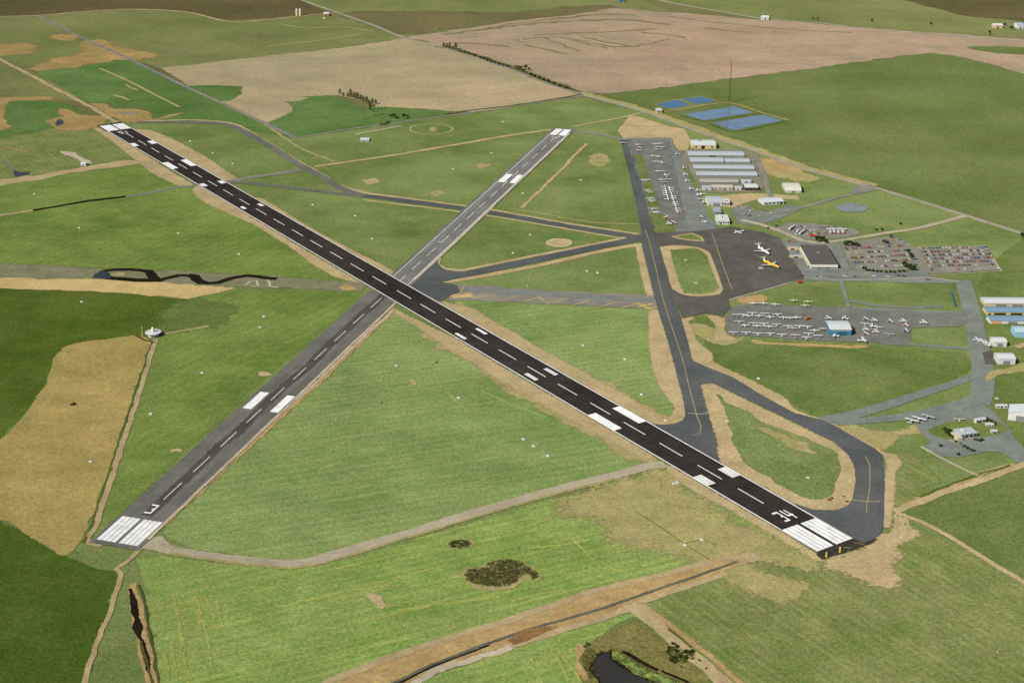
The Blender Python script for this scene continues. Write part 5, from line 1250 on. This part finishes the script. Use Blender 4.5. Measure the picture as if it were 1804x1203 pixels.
def light_plane(q, hd, label, group, body=None, trim=None, s=1.0):
    r = empty('light_plane', U(q, Z0), hd)
    r.scale = (s, s, s)
    for nm, me_, m in (('fuselage', L_FUS, trim or body), ('wing', L_WING, body), ('tailplane', L_TAIL, body), ('tail_fin', L_FIN, trim or body), ('landing_gear', L_GEAR, None), ('propeller', L_PROP, None), ('cabin_window', L_GLS, None)):
        o = link(nm, me_, None, r)
        obm(o, m)
    tag(r, label, 'light plane', group)
    return r
BODY = [(None, 'white')] * 7 + [ (PWC, 'cream'), (PWG, 'grey')]
def plane_row(pts, where, group, hd, s=1.0, trims=True):
    s *= 1.16
    pts = sorted(pts)
    for i, q in enumerate(pts):
        b, bn = random.choice(BODY)
        t, tn = random.choice([(None, '')] * 9 + [(PR, ' and red'), (PB, ' and blue'), (PO, ' and orange')] if trims else [(None, '')])
        if len(q) > 2 and q[2] == 'r':
            t, tn = PR, ' and red'
        a = hd if not isinstance(hd, (list, tuple)) else random.choice(hd)
        light_plane(q[:2], a + random.uniform(-.08, .08), bn + tn + ' plane ' + where + (', ' + ordw(i, len(pts)) if len(pts) > 1 else ''), group, b, t, s)
GS = 'light planes on the south apron'
up, dn, lt, rt = PI / 2, -PI / 2, PI, 0.0
plane_row([(1327, 537), (1345, 537), (1365, 539), (1418, 541)], 'in the rearmost row of the south apron', GS, dn)
plane_row([(1398, 532), (1423, 534)], 'parked on grass above the south apron', GS, dn)
plane_row([(1298, 557), (1309, 557), (1325, 554), (1347, 555), (1369, 556)], 'in the second row of the south apron', GS, up)
plane_row([(1318, 559), (1337, 559), (1356, 561), (1380, 562), (1392, 563), (1403, 562)], 'in the third row of the south apron', GS, dn)
plane_row([(1302, 569), (1326, 572), (1345, 573), (1367, 574), (1388, 577), (1408, 577), (1422, 578)], 'in the fourth row of the south apron', GS, up)
plane_row([(1312, 576), (1334, 577), (1355, 578), (1397, 581), (1435, 585), (1450, 582)], 'in the fifth row of the south apron', GS, dn)
plane_row([(1292, 588), (1314, 588.5), (1335, 590), (1356, 590), (1377, 592), (1401, 593), (1424, 590), (1420, 597), (1441, 594)], 'in the frontmost row of the south apron', GS, up)
plane_row([(1460, 562), (1487, 562)], 'behind the blue fronted hangar', GS, [.4, 2.7])
plane_row([(1470, 593)], 'standing before the blue fronted hangar', GS, 2.9)
plane_row([(1526, 564), (1541, 566), (1569, 568), (1592, 567)], 'in upper row right of the blue fronted hangar', GS, [.3, .5])
plane_row([(1524, 573), (1536, 576), (1544, 586), (1526, 590)], 'in near cluster right of the blue fronted hangar', GS, [1.2, 2.9, .3])
plane_row([(1526, 582), (1546, 579), (1567, 591)], 'in middle cluster right of the blue fronted hangar', GS, [1.2, .3])
plane_row([(1597, 575), (1597, 584.5)], 'at the right edge of the south apron', GS, 0.1)
plane_row([(1628, 570)], 'alone right of the south apron', GS, .2, 1.15)
plane_row([(1521, 602)], 'larger, below the blue fronted hangar corner', GS, .1, 1.35, False)
GN = 'light planes on the north apron'
plane_row([(1097, 254)], 'alone in the upper left corner of the north apron', GN, dn)
plane_row([(1123, 257), (1127, 262), (1126, 267, 'r')], 'in the upper middle cluster of north apron', GN, [dn, .4])
plane_row([(1154, 256), (1163, 255), (1158, 261), (1166, 261), (1157, 265)], 'in the upper right cluster of north apron', GN, [dn, up])
plane_row([(1150, 277), (1160, 278), (1154, 287), (1161, 287), (1166, 289)], 'in the second right cluster of north apron', GN, [dn, up, .4])
plane_row([(1158, 304), (1165, 304, 'r')], 'in the short row across the north apron middle', GN, dn)
plane_row([(1172, 310), (1174, 314), (1177, 318), (1165, 319), (1171, 323)], 'in the cluster above the long double row', GN, [dn, lt])
plane_row([(1133, 319), (1139, 319)], 'on the upper stand left of the long double row', GN, up)
plane_row([(1139, 337), (1144, 340)], 'on the second stand left of the long double row', GN, up)
plane_row([(1145, 352), (1148, 356)], 'on the third stand left of the long double row', GN, up)
plane_row([(1149, 370), (1153, 376), (1158, 377)], 'on the lowest stand left of the long double row', GN, up)
plane_row([(1171 + .95 * i, 331 + 3.6 * i) for i in range(7)], 'in the left column of the long double row', GN, rt)
plane_row([(1179 + 1.25 * i, 333 + 3.6 * i) for i in range(13)], 'in the right column of the long double row', GN, lt)
plane_row([(1173, 385, 'r'), (1187, 394), (1179, 396)], 'at the foot of the long double row', GN, [.5, 2.6], 1.1)
plane_row([(1192, 273), (1206, 309), (1209, 320), (1216, 334), (1204, 297)], 'along the right edge of the north apron', GN, lt)
plane_row([(1228, 337), (1229, 345), (1236, 344), (1232, 353), (1239, 358)], 'beside the front hangars of the north apron', GN, [lt, dn])
plane_row([(1236, 384), (1242, 393)], 'left of the white flat roofed block', GN, .3)
plane_row([(1606, 744), (1619, 741), (1634, 737)], 'in the row of three at lower right', 'three planes at lower right', up - .7, 1.25, False)
plane_row([(1689, 741)], 'behind the cream winged building', 'three planes at lower right', up, .9, False)
plane_row([(1722, 600), (1730, 603), (1738, 606), (1743, 610)], 'beside the plain white hangar at right', 'planes by the plain white hangar', [.2, -.4])

# airliners with rear engines and T-tail; nose towards +x, about 32 m
def airliner(q, hd, name, body, fin, label, s=1.0):
    r = empty(name, U(q, Z0), hd)
    r.scale = (s, s, s)
    f = link('fuselage', mesh('fuselage', *loft([(16.2, 2.9, .1, .1), (15.8, 2.9, .7, .6), (14.5, 3.1, 1.3, 1.25), (12.5, 3.3, 1.65, 1.7), (-8, 3.3, 1.67, 1.75), (-12, 3.6, 1.2, 1.3), (-15, 4.1, .5, .6), (-16.4, 4.3, .12, .2)], 16)), body, r)
    link('cockpit_window', mesh('cockpit_window', *boxes([(14.0, 14.9, -1.0, 1.0, 3.9, 4.32)])), GLASS, f)
    for s_ in (-1, 1):
        link('window_row', mesh('window_row', *boxes([(-8 + .9 * i, -7.55 + .9 * i, s_ * 1.6 - .1, s_ * 1.6 + .1, 3.7, 4.1) for i in range(22)])), GLASS, f)
        link('wing', mesh('wing', *surf([(3.5, s_ * 1.2, 2.3), (-3.4, s_ * 13.6, 3.0), (-5.2, s_ * 13.6, 3.0), (-3.6, s_ * 4.5, 2.5), (-3.8, s_ * 1.2, 2.3)], .16)), PWG, r)
        link('tailplane', mesh('tailplane', *surf([(-14.6, s_ * .05, 8.6), (-16.4, s_ * 5.4, 8.7), (-17.6, s_ * 5.4, 8.7), (-17.2, s_ * .05, 8.6)], .12)), fin, r)
        e = link('engine', mesh('engine', *shift(loft([(-6.6, 0, .55, .55), (-6.9, 0, .72, .72), (-9.5, 0, .75, .75), (-11.3, 0, .5, .5)], 14), 0, s_ * 2.75, 4.1)), body, r)
        link('pylon', mesh('pylon', *boxes([(-10, -7.8, min(s_ * 1.3, s_ * 2.3), max(s_ * 1.3, s_ * 2.3), 3.95, 4.2)])), PWG, e)
    link('tail_fin', mesh('tail_fin', *surf([(-10.8, 0, 4.7), (-14.4, 0, 8.7), (-17.3, 0, 8.7), (-16.2, 0, 4.2)], .18, 'y')), fin, r)
    for bx in ([(11.6, 12.2, -.5, .5, 0, .8), (11.8, 12, -.1, .1, .7, 2)], [(-2.4, -1.2, 1.9, 2.7, 0, 1.0), (-1.95, -1.65, 2.2, 2.4, .9, 2.4)], [(-2.4, -1.2, -2.7, -1.9, 0, 1.0), (-1.95, -1.65, -2.4, -2.2, .9, 2.4)]):
        link('landing_gear', mesh('landing_gear', *boxes(bx)), TYRE, r)
    tag(r, label, 'airliner')
    return r
def hdg(a, b):
    d = U(b) - U(a)
    return math.atan2(d.y, d.x)
airliner((1345, 445), hdg((1333, 437), (1358, 452)), 'airliner', PW, PW, 'white jet airliner parked on the dark apron behind the yellow one', .98)
airliner((1358, 469), hdg((1344, 463), (1374, 475)), 'airliner', PY, PWC, 'golden yellow jet airliner with pale tail parked on the dark apron', 1.0)
# a smaller white turboprop
r = empty('turboprop', U((1301, 411), Z0), hdg((1314, 408), (1292, 412)))
link('fuselage', mesh('fuselage', *loft([(8, 1.8, .1, .1), (7, 1.9, .8, .75), (5, 2.1, 1.1, 1.15), (-4, 2.1, 1.1, 1.15), (-8, 2.6, .4, .5), (-9.2, 2.8, .08, .2)], 14)), PW, r)
link('wing', mesh('wing', *surf([(1.6, 0, 1.7), (1.1, 8.6, 2.2), (-.4, 8.6, 2.2), (-1.6, 0, 1.7), (-.4, -8.6, 2.2), (1.1, -8.6, 2.2)], .12)), PW, r)
link('tailplane', mesh('tailplane', *surf([(-7.2, 0, 3.0), (-7.8, 3.4, 3.2), (-8.8, 3.4, 3.2), (-9, 0, 3.0), (-8.8, -3.4, 3.2), (-7.8, -3.4, 3.2)], .08)), PW, r)
link('tail_fin', mesh('tail_fin', *surf([(-6, 0, 3), (-8.2, 0, 5.6), (-9.4, 0, 5.6), (-9.2, 0, 2.7)], .1, 'y')), PWC, r)
for s_ in (-1, 1):
    link('engine', mesh('engine', *shift(loft([(3.2, 0, .2, .2), (2.8, 0, .5, .5), (0, 0, .55, .5), (-1.4, 0, .2, .25)], 10), 0, s_ * 3.1, 2.0)), PWG, r)
for bx in ((5, 5.5, -.2, .2, 0, .9), (-.4, .3, 2.9, 3.3, 0, 1.6), (-.4, .3, -3.3, -2.9, 0, 1.6)):
    link('landing_gear', mesh('landing_gear', *boxes([bx])), TYRE, r)
tag(r, 'white twin propeller plane at the upper edge of the dark apron', 'propeller plane')

# ------------------------------------------------------------------ vehicles
CARC = [((250, 248, 240), 'white'), ((250, 248, 240), 'white'), ((250, 248, 240), 'white'), ((236, 226, 190), 'cream'), ((222, 206, 160), 'cream'), ((190, 52, 38), 'red'), ((216, 110, 50), 'orange'), ((226, 186, 60), 'yellow'), ((52, 76, 140), 'blue'), ((120, 160, 200), 'light blue'),
        ((60, 110, 84), 'green'), ((96, 60, 40), 'brown'), ((44, 42, 46), 'black'), ((178, 180, 182), 'silver'), ((150, 140, 116), 'beige'), ((126, 40, 48), 'maroon')]
CARM = [pm(n + '_car_paint', c, 0.3, spec=0.5, var=0.03) for c, n in CARC]
def carbody():
    prof = [(-2.3, .35), (-2.35, .8), (-2.2, .95), (-1.2, 1.0), (.9, 1.0), (2.15, .88), (2.35, .7), (2.3, .35)]
    w = .9
    n = len(prof)
    V = [(x, -w, z) for x, z in prof] + [(x, w, z) for x, z in prof]
    F = [tuple(reversed(range(n))), tuple(range(n, 2*n))] + [(i, (i+1) % n, n+(i+1) % n, n+i) for i in range(n)]
    return V, F
def carcab(top):
    V = [(-1.75, -.84, .98), (.95, -.84, .98), (.95, .84, .98), (-1.75, .84, .98), (-1.2, -.68, 1.42), (.25, -.68, 1.42), (.25, .68, 1.42), (-1.2, .68, 1.42)]
    return (V, [(0, 1, 5, 4), (1, 2, 6, 5), (2, 3, 7, 6), (3, 0, 4, 7)]) if not top else ([(x * 1.02, y * 1.02, z + .0) for x, y, z in V[4:]] + [(x, y * .95, z + .07) for x, y, z in V[4:]], [(4, 5, 6, 7), (0, 1, 5, 4), (1, 2, 6, 5), (2, 3, 7, 6), (3, 0, 4, 7)])
def wheels():
    ms = []
    for x in (-1.4, 1.4):
        for y in (-.82, .82):
            n = 10
            V = [(x + .33 * math.cos(2*PI*i/n), y - .12, .33 + .33 * math.sin(2*PI*i/n)) for i in range(n)] + [(x + .33 * math.cos(2*PI*i/n), y + .12, .33 + .33 * math.sin(2*PI*i/n)) for i in range(n)]
            F = [tuple(range(n)), tuple(range(n, 2*n))] + [(i, (i+1) % n, n+(i+1) % n, n+i) for i in range(n)]
            ms.append((V, F))
    return join(*ms)
CB = mesh('body', *join(carbody(), carcab(True))); CB.materials.append(CARM[0])
CW = mesh('window_glass', *carcab(False)); CW.materials.append(GLASS)
CT = mesh('wheel_set', *wheels()); CT.materials.append(TYRE)
def car(pos, hd, ci, label, group):
    NCAR[0] += 1
    r = link('parked_car', CB)
    r.location = pos
    r.rotation_euler.z = hd
    r.scale = (1.2, 1.25, 1.2)
    obm(r, CARM[ci])
    link('window_glass', CW, None, r)
    link('wheel_set', CT, None, r)
    tag(r, label, 'car', group)
rc = random.Random(11)
NCAR = [0]
def car_rows(a, b, c, d, nrows, where, group, fill, hd, rows=('back', 'second', 'third', 'fourth', 'fifth', 'sixth', 'front'), pitch=3.0, bias=None):
    """rows between left edge a->c and right edge b->d (photo corners)"""
    A, B, Cc, D = U(a, Z0), U(b, Z0), U(c, Z0), U(d, Z0)
    for k in range(nrows):
        f = (k + .5) / nrows
        L, R = A.lerp(Cc, f), B.lerp(D, f)
        n = int((R - L).length / pitch)
        ps = [L.lerp(R, (i + .5) / n) for i in range(n) if rc.random() < (fill if not isinstance(fill, (list, tuple)) else fill[k])]
        for i, p in enumerate(ps):
            ci = rc.randrange(len(CARM))
            lab = CARC[ci][1] + ' car in the ' + rows[k] + ' row of the ' + where + ', ' + ordw(i, len(ps))
            car(p + Vector((0, rc.uniform(-.4, .4), 0)), hd + rc.choice((0, PI)) + rc.uniform(-.05, .05), ci, lab, group)
car_rows((1616, 435), (1738, 433), (1640, 479), (1762, 476), 7, 'right car park', 'cars in the right hand car park', [.86, .84, .92, .95, .92, .72, .26], PI / 2 + .12, pitch=4.7)
car_rows((1486, 435), (1596, 429), (1512, 476), (1618, 471), 5, 'middle car park', 'cars in the middle car park', [.66, .74, .76, .74, .62], PI / 2 + .35, ('back', 'second', 'third', 'fourth', 'front'), 4.8)
car_rows((1393, 396), (1488, 400), (1400, 417), (1500, 413), 3, 'upper car park', 'cars in the upper car park', [.75, .8, .7], PI / 2 + .3, ('back', 'middle', 'front'), 5.6)
def scatter(pts, where, group, hd=None):
    pts = sorted(pts)
    for i, q in enumerate(pts):
        ci = rc.randrange(len(CARM))
        car(U(q, Z0), (hd if hd is not None else rc.uniform(0, 6.28)) + rc.uniform(-.1, .1), ci, CARC[ci][1] + ' car ' + where + ', ' + ordw(i, len(pts)), group)
scatter([(1488, 487), (1506, 488), (1527, 486), (1540, 487), (1564, 488), (1583, 486), (1592, 487), (1635, 493)], 'along the terminal front road', 'cars on the terminal road', 0)
scatter([(1574, 424), (1586, 423), (1594, 427)], 'above the right car park entrance', 'cars at the car park entrance', .3)
scatter([(1300, 364), (1309, 368), (1317, 365), (1322, 372), (1312, 377), (1320, 380), (1328, 370), (1340, 368), (1348, 372), (1358, 376), (1338, 382), (1316, 390)], 'on the lot right of the white flat roofed block', 'cars right of the white block', None)
scatter([(1390, 425), (1398, 427), (1407, 443), (1412, 447), (1401, 464), (1412, 486), (1441, 488), (1445, 489)], 'near the terminal left side', 'cars near the terminal', None)
scatter([(1372, 390), (1368, 398), (1372, 404), (1353, 402)], 'on the verge of the access lane', 'cars on the access lane', None)
scatter([(1690, 782), (1709, 773), (1720, 775), (1750, 762), (1756, 703)], 'on the lower right forecourt', 'cars on the lower right forecourt', None)
# trucks and trailers: box body, cab, wheels
def truck(q, hd, bm, cm, label, cat, ln=9.0, group=None):
    r = empty('box_truck' if cat == 'truck' else 'trailer', U(q, Z0), hd)
    part('cargo_box', [(-ln / 2, ln / 2 - 2.2, -1.25, 1.25, .95, 3.6)], bm, r)
    if cat == 'truck':
        V = [(ln/2-2.1, -1.15, .6), (ln/2, -1.15, .6), (ln/2, 1.15, .6), (ln/2-2.1, 1.15, .6), (ln/2-2.1, -1.15, 2.7), (ln/2-.7, -1.1, 2.7), (ln/2-.7, 1.1, 2.7), (ln/2-2.1, 1.15, 2.7), (ln/2, -1.15, 1.6), (ln/2, 1.15, 1.6)]
        F = [(0, 1, 8, 5, 4), (1, 2, 9, 8), (8, 9, 6, 5), (2, 3, 7, 6, 9), (3, 0, 4, 7), (4, 5, 6, 7)]
        link('cab', mesh('cab', V, F), cm, r)
        part('windscreen', [(ln/2 - .55, ln/2 - .3, -1.0, 1.0, 1.75, 2.35)], GLASS, r)
    part('chassis', [(-ln/2, ln/2 - .2, -1.0, 1.0, .55, .93)], DOORD, r)
    for x in (-ln/2 + 1.4, ln/2 - 1.5):
        part('wheel_axle', [(x - .45, x + .45, -1.2, -.85, 0, .9), (x - .45, x + .45, .85, 1.2, 0, .9)], TYRE, r)
    tag(r, label, cat, group)
truck((1423, 563), .6, PO, PO, 'orange box truck among the parked planes left of the blue hangar', 'truck', 8)
truck((1341, 475), .2, WALLT, PWC, 'tan baggage truck on the apron beside the yellow airliner', 'truck', 6.5)
truck((1410, 498), .1, pm('red_truck_paint', (214, 76, 44)), PR, 'small red truck at the lower right corner of the dark apron', 'truck', 6)
truck((1433, 417), .1, pm('red_truck_paint', (214, 76, 44)), PR, 'long red truck above the terminal trees', 'truck', 11)
GT = 'long trailers by the upper car park'
truck((1395, 403), 1.0, WHITE, WHITE, 'long white trailer left of the upper car park, leftmost of three', 'trailer', 20, GT)
truck((1406, 409), 1.0, WHITE, WHITE, 'white trailer left of the upper car park, middle of three', 'trailer', 10, GT)
truck((1413, 411), 1.0, WHITE, WHITE, 'long white trailer left of the upper car park, rightmost of three', 'trailer', 20, GT)
for i, x in enumerate((1462, 1469, 1476, 1484)):
    truck((x, 410), up, WHITE if i % 2 else PWC, WHITE, 'short ' + ('white' if i % 2 else 'cream') + ' trailer on the upper car park right end, ' + ordw(i, 4), 'trailer', 10, 'short trailers on the upper car park')
bld('canopy', 1456, 1490, 408, 402, 4, 'flat', WALLG, ROOFW, 'long narrow white roofed carport behind the short trailers', 'carport', .2, [(.1, .25, 3, DOORD), (.45, .6, 3, DOORD)], 0)


# ------------------------------------------------------------------ camera, sun, sky
cam = bpy.data.cameras.new('camera')
co = bpy.data.objects.new('camera', cam)
COL.objects.link(co)
cam.sensor_fit = 'HORIZONTAL'
cam.sensor_width = 36
cam.lens = 36 * FOC / W
cam.clip_start = 1
cam.clip_end = 120000
fw = Vector((0, math.cos(PIT), -math.sin(PIT)))
upv = Vector((0, math.sin(PIT), math.cos(PIT)))
rv = Vector((1, 0, 0))
cr_, sr_ = math.cos(ROL), math.sin(ROL)
R_, U_ = rv * cr_ + upv * sr_, upv * cr_ - rv * sr_
M = Matrix((R_, U_, -fw)).transposed().to_4x4()
M.translation = (0, 0, ALT)
co.matrix_world = M
sc.camera = co

SUN_EL, SX, SY = math.radians(40), -0.76, -0.65
sd = Vector((SX, SY, 0)).normalized() * math.cos(SUN_EL) + Vector((0, 0, math.sin(SUN_EL)))
sl = bpy.data.lights.new('sun', 'SUN')
sl.energy = 4.2
sl.angle = math.radians(0.5)
sl.color = (1.0, 0.94, 0.84)
so = bpy.data.objects.new('sun', sl)
COL.objects.link(so)
so.rotation_euler = (-sd).to_track_quat('-Z', 'Y').to_euler()
so.location = (0, 0, 2000)
w = bpy.data.worlds.new('World')
sc.world = w
w.use_nodes = True
nt = w.node_tree
bg = nt.nodes['Background']
sky = nt.nodes.new('ShaderNodeTexSky')
sky.sky_type = 'NISHITA'
sky.sun_disc = False
sky.sun_elevation = SUN_EL
sky.sun_rotation = math.atan2(SX, SY)
nt.links.new(sky.outputs[0], bg.inputs[0])
bg.inputs[1].default_value = 0.07
sc.view_settings.view_transform = 'Standard'
sc.view_settings.look = 'None'
sc.view_settings.exposure = 1.0
sc.view_settings.gamma = 1.0
sc.render.engine = 'CYCLES'
sc.cycles.max_bounces = 6
sc.cycles.transparent_max_bounces = 24
